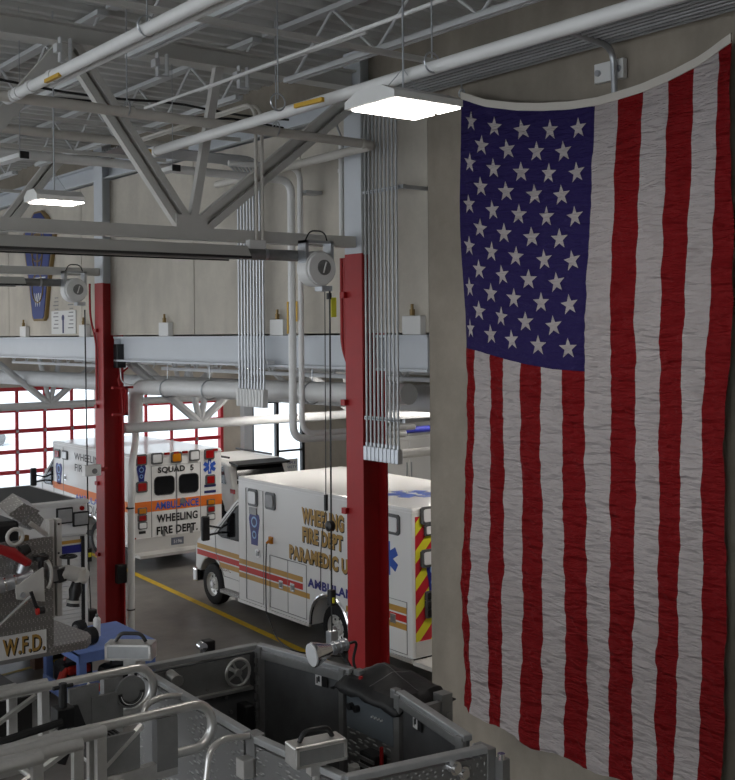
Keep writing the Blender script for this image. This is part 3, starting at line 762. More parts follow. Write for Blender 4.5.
def flag_pt(u, v, lift=0.0):
    yt = lerp_tab(ytop, u); ym = lerp_tab(ymid, u); yb = lerp_tab(ybot, u)
    ztp = zz(ztab, yt)
    if v < .42:
        t = v/.42; t2 = t*t*(3-2*t)*.5+t*.5; y = yt+(ym-yt)*t2
    else: t = (v-.42)/.58; y = ym+(yb-ym)*t
    zc = zz(zct, ym); zbm = zz(zbt, yb)+.02*math.sin(u*31)
    z = ztp+(zc-ztp)*v/VC if v <= VC else zc+(zbm-zc)*(v-VC)/(1-VC)
    W = 3.3; Lh = 6.4; a = u*W; b = v*Lh
    amp = .35+.65*min(1, v*1.3)
    n1 = noise.noise(Vector((a*.9, b*.35, 3.1)))
    n2 = noise.noise(Vector((a*1.6+b*1.2, b*4.2-a*3.2, 7.7)))
    n3 = noise.noise(Vector((a*4+b*3, b*11-a*7.5, 1.3)))
    n4 = noise.noise(Vector((a*6, b*1.1, 9.3)))
    if u < 7/13 and v < VC: n2 = noise.noise(Vector((a*3.5, b*.9+a*1.1, 2.2)))*.6; n3 *= .25; amp = .8
    n5 = noise.noise(Vector((a*9+b*8, b*24-a*19, 5.3)))
    n6 = noise.noise(Vector((a*2.2, b*15+a*9, 6.6)))
    rid = 1-abs(n3)*2
    inc = u < 7/13 and v < VC
    dx = .085*n1 + amp*(.022*n2+.010*rid) + .012*n4*amp + (0 if inc else amp*(.003*n5+.004*n6))
    edge = math.exp(-((1-u)*13)**2*.5)*.03*math.sin(b*2.3+1) + math.exp(-(u*13)**2*.5)*.015*math.sin(b*1.7)
    y += .012*n2*(1 if 0 < u < 1 else 1)+ (.02*math.sin(b*1.9+.5)*math.exp(-((1-u)*9)**2)*min(1, v*3)) + .008*math.sin(b*2.7)*math.exp(-(u*9)**2)*min(1, v*3)
    return Vector((XF-.02-dx-edge-lift, y, z))
def flag_grid(mb, u0, u1, v0, v1, nu, nv, mfun):
    o = len(mb.v)
    for j in range(nv+1):
        for i in range(nu+1): mb.v.append(flag_pt(u0+(u1-u0)*i/nu, v0+(v1-v0)*j/nv))
    for j in range(nv):
        for i in range(nu):
            a = o+j*(nu+1)+i; mb.f.append([a, a+1, a+nu+2, a+nu+1]); mb.m.append(mfun(u0+(u1-u0)*(i+.5)/nu))
fy = (ytop[0][1]+ytop[-1][1])/2
flag = thing('hanging_flag', 'huge red white and blue flag with stars hung on the concrete wall', 'flag', (XF, fy, 1.1))
mb = MB(); sf = lambda u: 0 if int(u*13) % 2 == 0 else 1
flag_grid(mb, 7/13, 1, 0, VC, 84, 170, sf)
flag_grid(mb, 0, 1, VC, 1, 182, 260, sf)
import bmesh as _bm
so = mb.build('stripes', [M['fred'], M['fwht']], flag, smooth=True)
mb = MB(); flag_grid(mb, 0, 7/13, 0, VC, 98, 170, lambda u: 0)
canton = mb.build('canton', M['fblu'], flag, smooth=True)
for k in range(1, 10):
    uc = (7/13)*k/10
    rng = (1, 3, 5, 7, 9, 11) if k % 2 == 1 else (2, 4, 6, 8, 10)
    for j in rng:
        mb = MB()
        vc = VC*j/12; RW = .108/3.3; RL = .108/6.4; t0 = .12+random.uniform(-.12, .12)
        pts = [(uc, vc)]
        for q in range(10):
            rr = 1 if q % 2 == 0 else .40; g = t0+q*math.pi/5
            pts.append((uc-math.sin(g)*rr*RW, vc-math.cos(g)*rr*RL))
        # subdivided fan so the star follows the cloth
        for q in range(10):
            A, B, D = pts[0], pts[1+q], pts[1+(q+1) % 10]
            n = 3; o = len(mb.v); idx = {}
            for i in range(n+1):
                for jj in range(n+1-i):
                    a, b = i/n, jj/n; c0 = 1-a-b
                    idx[(i, jj)] = len(mb.v)
                    mb.v.append(flag_pt(A[0]*c0+B[0]*a+D[0]*b, A[1]*c0+B[1]*a+D[1]*b, .006))
            for i in range(n):
                for jj in range(n-i):
                    mb.f.append([idx[(i, jj)], idx[(i+1, jj)], idx[(i, jj+1)]]); mb.m.append(0)
                    if i+jj < n-1: mb.f.append([idx[(i+1, jj)], idx[(i+1, jj+1)], idx[(i, jj+1)]]); mb.m.append(0)
        mb.build('star', M['fwht'], canton, smooth=True)
mb = MB(); nn = 80
for i in range(nn+1):
    p = flag_pt(i/nn, 0)
    for dz, dx in ((-.02, .012), (.055, .012), (.055, -.012), (-.02, -.012)): mb.v.append(p+Vector((-dx, 0, dz)))
for i in range(nn):
    for k in range(4): mb.f.append([i*4+k, i*4+(k+1) % 4, i*4+4+(k+1) % 4, i*4+4+k]); mb.m.append(0)
mb.build('header_band', M['band'], flag)
p = flag_pt(0, 0)
MB().tube(arc(p+Vector((.02, .02, .05)), .04, 0, 6.28, (0, 1, 0), (0, 0, 1), 12), .01, 6).tube([p+Vector((.02, .02, .06)), p+Vector((.05, .05, .25))], .01, 6).build('corner_ring', M['galv'], flag)

# ================================================================ AMBULANCES
def shield(mb_par, c, right, up, w, h, name='shield_emblem', local=True):
    c = Vector(c); right = Vector(right); up = Vector(up); nrm = right.cross(up)
    outl = [(-.5, .30), (-.42, .46), (-.2, .5), (0, .44), (.2, .5), (.42, .46), (.5, .30), (.42, .05), (.34, -.15), (.30, -.5), (-.30, -.5), (-.34, -.15), (-.42, .05)]
    def pl(s, off): return [c+right*(x*w*s)+up*(y*h*s)+nrm*off for x, y in outl]
    b = MB(); b.ext(pl(1, .004), nrm*-.003); o = b.build(name, M['blue'], mb_par, local=local)
    b = MB(); b.disc(c+up*h*.22+nrm*.005, nrm, w*.27, 14, .002); b.disc(c-up*h*.18+nrm*.005, nrm, w*.2, 14, .002)
    b.build('emblem_disc', M['lbluei'], o, local=True)
    b = MB(); b.disc(c+up*h*.22+nrm*.008, nrm, w*.18, 14, .002); b.disc(c-up*h*.18+nrm*.008, nrm, w*.12, 14, .002); b.box(c+nrm*.006, tuple(abs(right[i])*w*.5+abs(up[i])*h*.05+abs(nrm[i])*.003 for i in range(3)))
    b.build('emblem_core', M['navy'], o, local=True)
def star_life(par, c, right, up, s):
    c = Vector(c); right = Vector(right); up = Vector(up); nrm = right.cross(up)
    b = MB()
    for k in range(3):
        g = k*math.pi/3; d = up*math.cos(g)+right*math.sin(g); w = up*-math.sin(g)+right*math.cos(g)
        b.ext([c+d*s*.5+w*s*.13, c+d*s*.5-w*s*.13, c-d*s*.5-w*s*.13, c-d*s*.5+w*s*.13], nrm*(.003+.0006*k))
    o = b.build('star_emblem', M['blueb'], par, local=True)
    b = MB(); b.ext([c+up*s*.38+right*s*.02+nrm*.004, c+up*s*.38-right*s*.02+nrm*.004, c-up*s*.38-right*s*.02+nrm*.004, c-up*s*.38+right*s*.02+nrm*.004], nrm*.003)
    b.tube([c+nrm*.006+up*s*(.3-.6*i/12)+right*s*.06*math.sin(i*1.05) for i in range(13)], s*.018, 4)
    b.build('rod_and_snake', M['white'], o, local=True)
def wheel(par, x, y, r, side, w=.22):
    """side -1: outer face towards -x"""
    xo = x; xi = x-side*w
    o = MB(); n = 28
    prof = [(0, r*.58), (0, r*.88), (.025, r*.985), (.06, r), (w-.06, r), (w-.02, r*.97), (w, r*.6)]
    for i, (dx, rr) in enumerate(prof):
        for k in range(n):
            g = 2*math.pi*k/n; o.v.append(Vector((xo-side*dx, y+math.cos(g)*rr, r+math.sin(g)*rr)))
    for i in range(len(prof)-1):
        for k in range(n): o.f.append([i*n+k, i*n+(k+1) % n, (i+1)*n+(k+1) % n, (i+1)*n+k]); o.m.append(0)
    o.f.append(list(range((len(prof)-1)*n, len(prof)*n))); o.m.append(0)
    t = o.build('tyre', M['rubber'], par, local=True, smooth=True)
    b = MB()
    for i, (dx, rr) in enumerate([(.01, r*.60), (.005, r*.56), (.05, r*.5), (.07, r*.30), (.03, r*.26), (.02, r*.12), (.02, .001)]):
        for k in range(n):
            g = 2*math.pi*k/n; b.v.append(Vector((xo-side*dx, y+math.cos(g)*rr, r+math.sin(g)*rr)))
    for i in range(6):
        for k in range(n): b.f.append([i*n+k, i*n+(k+1) % n, (i+1)*n+(k+1) % n, (i+1)*n+k]); b.m.append(0)
    b.mi = 1
    for k in range(8):
        g = 2*math.pi*k/8+.2; b.disc((xo-side*.058, y+math.cos(g)*r*.40, r+math.sin(g)*r*.40), (side, 0, 0), r*.055, 8, .004)
    rm = b.build('rim', [M['rim'], M['black']], t, local=True, smooth=True)
    b = MB()
    for k in range(8):
        g = 2*math.pi*k/8; b.disc((xo-side*.028, y+math.cos(g)*r*.19, r+math.sin(g)*r*.19), (side, 0, 0), r*.03, 6, .02)
    b.disc((xo-side*.03, y, r), (side, 0, 0), r*.12, 14, .04)
    b.build('hub_nuts', M['chrome'], t, local=True)
def lamp_unit(par, c, nrm, w, h, lens, name='warning_light', up=Vector((0, 0, 1))):
    c = Vector(c); nrm = Vector(nrm); right = up.cross(nrm)
    def slab(a, b, ww, hh):
        return [c+nrm*a+right*x*ww/2+up*z*hh/2 for x, z in ((-.8, -1), (.8, -1), (1, -.8), (1, .8), (.8, 1), (-.8, 1), (-1, .8), (-1, -.8))], nrm*(b-a)
    b = MB(); b.ext(*slab(0, .03, w, h)); o = b.build(name, M['aluP'], par, local=True)
    b = MB(); b.ext(*slab(.028, .045, w*.78, h*.72)); b.build('lens', M[lens], o, local=True, bevel=.006)
    return o
def handle(par, c, nrm=(-1, 0, 0)):
    c = Vector(c)
    o = MB().box(c+Vector(nrm)*.008, (.02, .13, .14)).build('door_latch', M['chrome'], par, local=True, bevel=.006)
    MB().box(c+Vector(nrm)*.02, (.012, .07, .08)).build('latch_pull', M['dgalv'], o, local=True)
def seam(par, pts, name='panel_seam', r=.008):
    MB().tube(pts, r, 4, closed=True, cap=False).build(name, M['dgalv'], par, local=True)

def ambulance(lab, loc, W, L, z0, z1, rz=0):
    """local frame: x=0 is the left side face, y=0 the rear face, +y forward"""
    o = thing('ambulance', lab, 'ambulance', loc, rz)
    # module with rear wheel arch
    ya = 2.05; ra = .53
    def side_poly(x):
        pl = [(x, 0, z0), (x, 0, z1), (x, L, z1), (x, L, z0-.02), (x, ya+ra, z0-.02)]
        pl += [(x, ya+ra*math.cos(g), .40+ra*math.sin(g)) for g in [math.pi*i/12 for i in range(0, 13)] if .40+ra*math.sin(g) > z0]
        pl += [(x, ya-ra, z0-.02)]
        return pl
    # ordered: from front to rear along the bottom
    MB().ext(side_poly(0), (W, 0, 0)).build('module_body', M['white'], o, local=True, bevel=.03)
    # rub rail / skirt trim
    mb = MB().bb(-.02, .02, ya+ra+.04, L, z0-.05, z0).bb(-.02, .02, 0, ya-ra-.04, z0-.05, z0).bb(W-.02, W+.02, 0, L, z0-.05, z0)
    mb.build('rub_rail', M['alu'], o, local=True)
    MB().tube([(-.015, ya+(ra+.01)*math.cos(g), .40+(ra+.01)*math.sin(g)) for g in [math.pi*i/16-.05 for i in range(17)]], .03, 6).build('wheel_arch_trim', M['chrome'], o, local=True, smooth=True)
    # roof rim
    MB().bb(-.012, W+.012, -.012, L+.012, z1-.075, z1-.06).build('roof_rail', M['whitem'], o, local=True)
    # chassis
    MB().bb(.35, W-.35, .1, L+1.8, .28, .5).build('chassis', M['black'], o, local=True)
    # cab: extruded side profile with front arch
    K = L-.18
    xc0, xc1 = .14, W-.14; yf = K+1.42; rf = .47
    prof = [(K-.02, .40), (K-.02, 2.10), (K+.20, 2.14), (K+.45, 2.10), (K+1.34, 1.43), (K+1.62, 1.37), (K+1.92, 1.18), (K+2.02, 1.02), (K+2.03, .62), (yf+rf, .58)]
    prof += [(yf+rf*math.cos(math.pi*i/10), .42+rf*math.sin(math.pi*i/10)) for i in range(1, 10)]
    prof += [(yf-rf-.02, .40)]
    cabm = MB().ext([(xc0, y, z) for y, z in prof], (xc1-xc0, 0, 0)).build('cab', M['white'], o, local=True, bevel=.035)
    # windows
    for x, s in ((xc0, -1), (xc1, 1)):
        w = [(K+.05, 1.34), (K+.05, 2.0), (K+.30, 2.03), (K+.46, 1.96), (K+1.18, 1.38), (K+1.0, 1.34)]
        MB().ext([(x+s*.006, y, z) for y, z in w], (-s*.004, 0, 0)).build('side_window', M['glassd'], o, local=True)
        MB().tube([(x+s*.008, y, z) for y, z in w], .012, 5, closed=True, cap=False).build('window_trim', M['black'], o, local=True)
    d = Vector((0, -.66, .66)).normalized()
    a = Vector((xc0+.12, K+1.26, 1.44)); 
    n_ = Vector((0, .60, .80))*.012
    q = [Vector((xc0+.1, K+1.28, 1.475)), Vector((xc1-.1, K+1.28, 1.475)), Vector((xc1-.2, K+.52, 2.047)), Vector((xc0+.2, K+.52, 2.047))]
    MB().ext([v+n_ for v in q], n_*-.6).build('windscreen', M['glassd'], o, local=True)
    # door seams
    seam(o, [(xc0-.002, K+.04, .62), (xc0-.002, K+.04, 2.0), (xc0-.002, K+.42, 2.05), (xc0-.002, K+1.26, 1.40), (xc0-.002, K+1.22, 1.0), (xc0-.002, K+.93, .62)], 'cab_door_seam')
    # bumper and grille
    MB().bb(xc0-.02, xc1+.02, K+1.97, K+2.12, .34, .60).build('front_bumper', M['chrome'], o, local=True, bevel=.03)
    MB().bb(xc0+.25, xc1-.25, K+2.0, K+2.04, .70, .95).build('grille', M['black'], o, local=True)
    for x in (xc0+.13, xc1-.13): MB().bb(x-.1, x+.1, K+1.97, K+2.05, .74, .93).build('headlight', M['lclr'], o, local=True, bevel=.02)
    # running board
    MB().bb(xc0-.1, xc0+.05, K-.02, K+.92, .34, .40).build('running_board', M['tread'], o, local=True)
    MB().bb(xc1-.05, xc1+.1, K-.02, K+.92, .34, .40).build('running_board', M['tread'], o, local=True)
    # mirrors
    for x, s in ((xc0, -1), (xc1, 1)):
        mo = MB().bb(x+s*.20, x+s*.36, K+1.08, K+1.17, 1.28, 1.74).build('mirror', M['black'], o, local=True, bevel=.03)
        MB().tube([(x, K+1.02, 1.5), (x+s*.22, K+1.12, 1.55)], .02, 6).tube([(x, K+1.02, 1.42), (x+s*.22, K+1.12, 1.38)], .02, 6).build('mirror_arm', M['black'], mo, local=True)
    # wheels
    wheel(o, xc0+.02, yf, .385, -1); wheel(o, xc1-.02, yf, .385, 1)
    wheel(o, .10, ya, .385, -1, .42); wheel(o, W-.10, ya, .385, 1, .42)
    # rear bumper step
    MB().bb(.0, W, -.42, -.0, .30, .36).build('rear_step', M['satin'], o, local=True)
    return o
# ---- the nearer ambulance (paramedic unit)
AX, AY = 10.25, 12.42; AL = 4.88; AZ0, AZ1 = .37, 2.555; AW = 2.3
A = ambulance('nearer white ambulance with gold lettering and gold red stripes, beside the right column', (AX, AY, 0), AW, AL, AZ0, AZ1)
def sd(px, py):   # point on its left side face, in local coordinates
    p = P(px, py, X=AX); return Vector((0, p.y-AY, p.z))
def side_text(body, px0, pyb, px1, h, mats, nm, shadow=None, bold=.055):
    p = sd(px0, pyb); q = sd(px1, pyb+.2*(px1-px0)); w = p.y-q.y
    if shadow:
        text(body, p+Vector((0, -.018, -.016)), (0, -1, 0), (0, 0, 1), shadow, A, nm+'_shadow', w=w, h=h, ext=.003, bold=bold+.018, local=True)
    text(body, p, (0, -1, 0), (0, 0, 1), mats, A, nm, w=w, h=h, ext=.006, bold=bold, local=True)
side_text('WHEELING', 302, 523, 344, .27, M['goldl'], 'lettering', M['black'])
side_text('FIRE DEPT', 302.5, 541.4, 343, .25, M['goldl'], 'lettering', M['black'])
side_text('PARAMEDIC UNIT', 289.5, 558.2, 365, .24, M['goldl'], 'lettering', M['black'])
side_text('AMBULANCE', 308, 586.5, 366, .15, M['blue'], 'lettering', None, .045)
# stripes (gold, red, gold) along module and cab
def stripe(z0, z1, mt, x, ya_, yb_, dz=0, nm='stripe'):
    MB().ext([(x-.004, ya_, z0), (x-.004, yb_, z0+dz), (x-.004, yb_, z1+dz), (x-.004, ya_, z1)], (.003, 0, 0)).build(nm, mt, A, local=True)
zs = sd(243, 559).z
for z0, z1, mt, a, b in ((zs-.09, zs, 'gold', 2.82, AL-.03), (zs-.215, zs-.115, 'sred', 2.82, AL-.03), (zs-.33, zs-.24, 'gold', 2.62, AL-.03),
                         (zs-.33, zs-.24, 'gold', .9, 1.62), (zs-.09, zs, 'gold', .12, 1.1), (zs-.215, zs-.115, 'sred', .12, 1.1), (zs-.33, zs-.24, 'gold', .12, .9)):
    stripe(z0, z1, M[mt], 0, a, b)
for z0, z1, mt in ((zs-.09, zs, 'gold'), (zs-.215, zs-.115, 'sred'), (zs-.33, zs-.24, 'gold')):
    stripe(z0, z1, M[mt], .14, AL+.02, AL-.18+(1.95 if z0 > zs-.3 else 1.1), .0)
# forward compartment door, square door, rear compartment door
def sq(y0, y1, z0, z1, x=-.004): return [(x, y0, z0), (x, y1, z0), (x, y1, z1), (x, y0, z1)]
yd0 = sd(263, 480).y; yd1 = sd(246, 480).y
seam(A, sq(yd0, yd1, .42, 2.38))
y2 = sd(306.5, 560).y; y1_ = sd(270, 560).y; zt_ = sd(270, 555).z
seam(A, sq(y2, y1_, .42, zt_)); MB().bb(-.006, 0, (y1_+y2)/2-.005, (y1_+y2)/2+.005, .42, zt_).build('panel_seam', M['dgalv'], A, local=True)
seam(A, sq(.12, .85, .42, 1.18)); seam(A, sq(3.98, 4.40, .42, zt_)) if False else None
lamp_unit(A, sd(253.5, 497.5), (-1, 0, 0), .30, .30, 'lclr'); lamp_unit(A, sd(271, 501), (-1, 0, 0), .30, .29, 'dgalv')
MB().box(sd(253.5, 511)+Vector((-.01, 0, 0)), (.02, .24, .12)).build('vent_grille', M['dgalv'], A, local=True)
shield(A, sd(254.5, 529), (0, -1, 0), (0, 0, 1), .36, .56)
handle(A, sd(258.5, 553.5)); handle(A, sd(281.5, 584.5)); handle(A, sd(293, 587.5)); handle(A, sd(393.5, 618))
lamp_unit(A, sd(393, 524), (-1, 0, 0), .34, .30, 'lclr'); lamp_unit(A, sd(383, 522), (-1, 0, 0), .12, .28, 'lclr')
star_life(A, sd(387.5, 557.5), (0, -1, 0), (0, 0, 1), .50)
# shore line plug, yellow
pp = sd(272, 540)
MB().box(pp+Vector((-.025, 0, 0)), (.05, .08, .12)).tube([pp+Vector((-.03, 0, .02)), pp+Vector((-.10, .02, -.05))], .022, 8).build('shore_inlet', M['lamb'], A, local=True)
text('MEDIC', sd(230, 576)+Vector((.14, .62, -.0)), (0, -1, 0), (0, 0, 1), M['brown'], A, 'door_lettering', w=.42, h=.09, local=True)
text('L', sd(385, 629)+Vector((0, .08, 0)), (0, -1, 0), (0, 0, 1), M['goldl'], A, 'door_lettering', h=.2, w=.14, local=True)
text('1', sd(385, 640)+Vector((0, .05, 0)), (0, -1, 0), (0, 0, 1), M['goldl'], A, 'door_lettering', h=.2, w=.08, local=True)
star_life(A, (AW*.42, 1.15, AZ1), (1, 0, 0), (0, 1, 0), .80)
# rear chevrons: left and right panels and doors
def clipband(y_, x0, x1, z0, z1, c0, wv, slope, mt, par, nm='chevron'):
    """diagonal band clipped to a rectangle"""
    n = 24; mb = MB()
    for i in range(n):
        xa_ = x0+(x1-x0)*i/n; xb_ = x0+(x1-x0)*(i+1)/n
        za = [min(max(c0+slope*(x-x0), z0), z1) for x in (xa_, xb_)]; zb_ = [min(max(c0+wv+slope*(x-x0), z0), z1) for x in (xa_, xb_)]
        if za[0] == zb_[0] and za[1] == zb_[1]: continue
        mb.add([(xa_, y_, za[0]), (xb_, y_, za[1]), (xb_, y_, zb_[1]), (xa_, y_, zb_[0])], [(0, 1, 2, 3)])
    if mb.v: mb.build(nm, mt, par, local=True)
MB().bb(.06, AW/2, -.004, -.001, .62, 2.43).build('chevron_field', M['chr'], A, local=True)
MB().bb(AW/2, AW-.06, -.004, -.001, .62, 2.43).build('chevron_field', M['chr'], A, local=True)
for k in range(-5, 8):
    clipband(-.006, .06, AW/2, .62, 2.43, .55+k*.40, .19, 1.0, M['chy'], A)
    clipband(-.006, AW/2, AW-.06, .62, 2.43, .55+k*.40+1.09, .19, -1.0, M['chy'], A)
def rd(px, py): p = P(px, py, Y=AY); return Vector((p.x-AX, -.008, p.z))
for py, hh, lens in ((516, .26, 'lclr'), (559, .26, 'lclr'), (531, .16, 'lclr')):
    q = rd(420, py); lamp_unit(A, (.34, -.008, q.z), (0, -1, 0), .38 if hh > .2 else .24, hh, lens); lamp_unit(A, (AW-.34, -.008, q.z), (0, -1, 0), .38 if hh > .2 else .24, hh, lens)
shield(A, (.40, -.01, rd(420, 578).z), (1, 0, 0), (0, 0, 1), .28, .48)
for py in (597, 606, 614.5): lamp_unit(A, (.36, -.008, rd(420, py).z), (0, -1, 0), .26, .14, 'black'); lamp_unit(A, (AW-.36, -.008, rd(420, py).z), (0, -1, 0), .26, .14, 'lred')
MB().bb(.05, AW-.05, -.02, -.004, .40, .62).build('kick_plate', M['satin'], A, local=True)
MB().bb(.35, .75, -.03, -.02, .44, .58).build('licence_plate', M['plate'], A, local=True)
for x0 in (.68, 1.18): MB().bb(x0, x0+.44, -.012, -.006, 1.55, 2.1).build('rear_window', M['glassd'], A, local=True)
# charging cord from the plug to the floor
pq = A.location+pp+Vector((-.10, .02, -.05))
pts = [pq, pq+Vector((-.02, 0, -.5)), pq+Vector((-.03, -.02, -1.2)), Vector((pq.x-.02, pq.y-.12, .25)), Vector((pq.x+.02, pq.y-.2, .02)), Vector((10.0, 15.6, .012)), Vector((9.85, 14.9, .012)), Vector((10.3, 14.2, .012))]
MB().tube(bend(pts, .2), .012, 6).build('charging_cord', M['black'], smooth=True, label='thin black charging cord hanging from the yellow plug of the nearer ambulance', cat='cord')

# ---- squad 5
BX, BY = P(131, 456, Y=22.35).x, 22.35; BW = P(221.5, 446, Y=22.35).x-BX; BZ1 = 2.50; BL = 4.45
B = ambulance('farther white ambulance marked SQUAD 5 with an orange stripe around it', (BX, BY, 0), BW, BL, .52, BZ1)
def rr_(px, py): p = P(px, py, Y=BY); return Vector((p.x-BX, 0, p.z))
NR = (0, -1, 0)
# stripe band on the rear and side
z0a = rr_(175, 504.5).z-.0; zA = (rr_(131, 514.5).z+rr_(221, 503.5).z)/2; zB_ = (rr_(131, 504).z+rr_(221, 493).z)/2
MB().bb(.005, BW-.005, -.005, -.001, zA, zB_).build('orange_band', M['orange'], B, local=True)
def bs(px, py): p = P(px, py, X=BX); return Vector((0, p.y-BY, p.z))
MB().ext([(-.004, .0, zA), (-.004, BL, zA+.12), (-.004, BL, zA+.28), (-.004, 0, zB_)], (.003, 0, 0)).build('orange_band', M['orange'], B, local=True)
# rear doors
xd0, xdm, xd1 = rr_(151.5, 500).x, rr_(176.5, 500).x, rr_(200.5, 500).x
zlo = rr_(176, 535).z; zhi = rr_(176, 464).z
for a, b in ((xd0, xdm-.01), (xdm+.01, xd1)):
    seam(B, [(a, -.004, zlo), (b, -.004, zlo), (b, -.004, zhi), (a, -.004, zhi)], 'door_seam', .009)
def rwin(px0, px1, pyt, pyb):
    a = rr_(px0, pyb); b = rr_(px1, pyt); cx = (a.x+b.x)/2; cz = (a.z+b.z)/2; w = abs(b.x-a.x)/2; h = abs(b.z-a.z)/2; k = .09
    pl = []
    for sx_, sz_, g0 in ((1, 1, 0), (-1, 1, 1), (-1, -1, 2), (1, -1, 3)):
        for q_ in range(5):
            g = (g0+q_/4)*math.pi/2; pl.append((cx+sx_*(w-k)+k*math.cos(g), cz+sz_*(h-k)+k*math.sin(g)))
    MB().ext([(x, -.008, z) for x, z in pl], (0, .006, 0)).build('rear_window', M['glassd'], B, local=True)
    MB().tube([(x, -.008, z) for x, z in pl], .012, 5, closed=True, cap=False).build('window_gasket', M['black'], B, local=True)
rwin(154.5, 174, 475.5, 495.5); rwin(179.2, 198, 473, 493.3)
def rtext(body, px0, px1, py0, py1, mt, bold=.02):
    a = rr_(px0, py1); b = rr_(px1, py0)
    text(body, (a.x, -.006, a.z), (1, 0, 0), (0, 0, 1), mt, B, 'lettering', w=b.x-a.x, h=b.z-a.z-.0, ext=.004, bold=bold, local=True)
pz_ = lambda px, py: rr_(px, py).z
def rt2(body, px0, px1, pyc, hpx, mt, bold=.035):
    """pyc: vertical centre in the middle of the word"""
    pm = rr_((px0+px1)/2, pyc); a = rr_(px0, pyc).x; b = rr_(px1, pyc).x; h = hpx/1115*(22.35/.8)*1.0
    text(body, (a, -.006, pm.z-h/2), (1, 0, 0), (0, 0, 1), mt, B, 'lettering', w=b-a, h=h, ext=.004, bold=bold, local=True)
rt2('SQUAD  5', 157.5, 193.5, 469.2, 6.2, M['black'])
rt2('AMBULANCE', 155, 198.5, 503.8, 6.6, M['blueb'])
rt2('WHEELING', 156.5, 197.5, 516.5, 7.2, M['black'])
rt2('FIRE DEPT.', 156.5, 197.5, 528.5, 7.2, M['black'])
for px, py, w, h, lens in ((141, 460, .26, .24, 'lred'), (209, 454, .25, .24, 'lred'), (156.5, 458.5, .27, .25, 'lclr'), (194, 455.3, .26, .25, 'lclr'), (176, 457.3, .26, .24, 'lamb'),
                           (141.5, 487, .26, .24, 'lred'), (210, 479.5, .24, .23, 'lred'), (142, 511, .21, .15, 'lamb'), (210.5, 502, .20, .14, 'lamb'),
                           (142, 518, .21, .15, 'lred'), (210.5, 509, .20, .14, 'lred'), (142.3, 525.5, .21, .16, 'lclr'), (210.7, 516.5, .20, .15, 'lclr')):
    q = rr_(px, py); lamp_unit(B, (q.x, -.004, q.z), NR, w, h, lens)
for px, py in ((134, 454), (166.5, 451), (175.5, 450), (184.5, 449.2), (214.7, 446.8)):
    q = rr_(px, py); MB().box((q.x, -.02, min(q.z, BZ1-.03)), (.12, .04, .05)).build('marker_light', M['lred'], B, local=True)
for px, py in ((134, 539), (218.5, 526.8)): q = rr_(px, py); MB().box((q.x, -.01, q.z), (.08, .02, .04)).build('marker_light', M['lred'], B, local=True)
q = rr_(133.5, 461.5); MB().bb(q.x-.04, q.x+.05, -.04, 0, q.z-.08, q.z+.08).build('side_lamp', M['lclr'], B, local=True, bevel=.01)
q = rr_(141.2, 473.5); shield(B, (q.x, -.006, q.z), (1, 0, 0), (0, 0, 1), .22, .36)
q = rr_(209.5, 466.5); star_life(B, (q.x, -.004, q.z), (1, 0, 0), (0, 0, 1), .33)
for py in (485.5, 491.5): q = rr_(210, py); MB().bb(q.x-.15, q.x+.15, -.006, -.001, q.z-.03, q.z+.03).build('navy_label', M['navy'], B, local=True)
q = rr_(142.3, 532.5); MB().bb(q.x-.08, q.x+.08, -.006, -.001, q.z-.03, q.z+.03).build('navy_label', M['black'], B, local=True)
for px, py in ((163.5, 533), (191, 529.5)):
    q = rr_(px, py); MB().bb(q.x-.03, q.x+.03, -.03, 0, q.z-.07, q.z+.07).build('door_latch', M['dgalv'], B, local=True)
q = rr_(182.5, 500.5); MB().disc((q.x, -.0, q.z), NR, .07, 14, .03).build('door_handle', M['dgalv'], B, local=True)
MB().bb(.02, BW-.02, -.02, -.001, .36, .66).build('kick_plate', M['satin'], B, local=True)
q = rr_(177, 540.5); MB().bb(q.x-.15, q.x+.15, -.035, -.02, q.z-.08, q.z+.08).build('licence_plate', M['plate'], B, local=True)
text('5196', (q.x-.1, -.036, q.z-.04), (1, 0, 0), (0, 0, 1), M['lclr'], B, 'plate_number', w=.2, h=.07, local=True)
# its left side
def stx(body, px0, pyb, px1, h, mt):
    p = bs(px0, pyb); q = bs(px1, pyb); text(body, p, (0, -1, 0), (0, 0, 1), mt, B, 'lettering', w=p.y-q.y, h=h, ext=.005, bold=.01, local=True)
stx('WHEELING', 74.5, 459.5, 103, .17, M['black']); stx('FIRE DEPT', 75, 470.8, 103, .17, M['black']); stx('AMBULANCE', 75.5, 499.5, 110, .15, M['blueb'])
q = bs(89, 513.5); text('DIAL 911', q, (0, -1, 0), (0, 0, 1), M['black'], B, 'lettering', w=1.3, h=.2, ext=.005, local=True)
q = bs(58, 453.5); lamp_unit(B, q, (-1, 0, 0), .32, .22, 'lred'); q = bs(65.5, 455); lamp_unit(B, q, (-1, 0, 0), .32, .22, 'lclr')
q = bs(59, 473.5); shield(B, q, (0, -1, 0), (0, 0, 1), .42, .52)
q = bs(65.8, 477.5); handle(B, q)
seam(B, sq(bs(63.5, 470).y, bs(54, 470).y, .6, 2.38)); seam(B, sq(1.3, 1.45, .6, 2.3)) if False else None

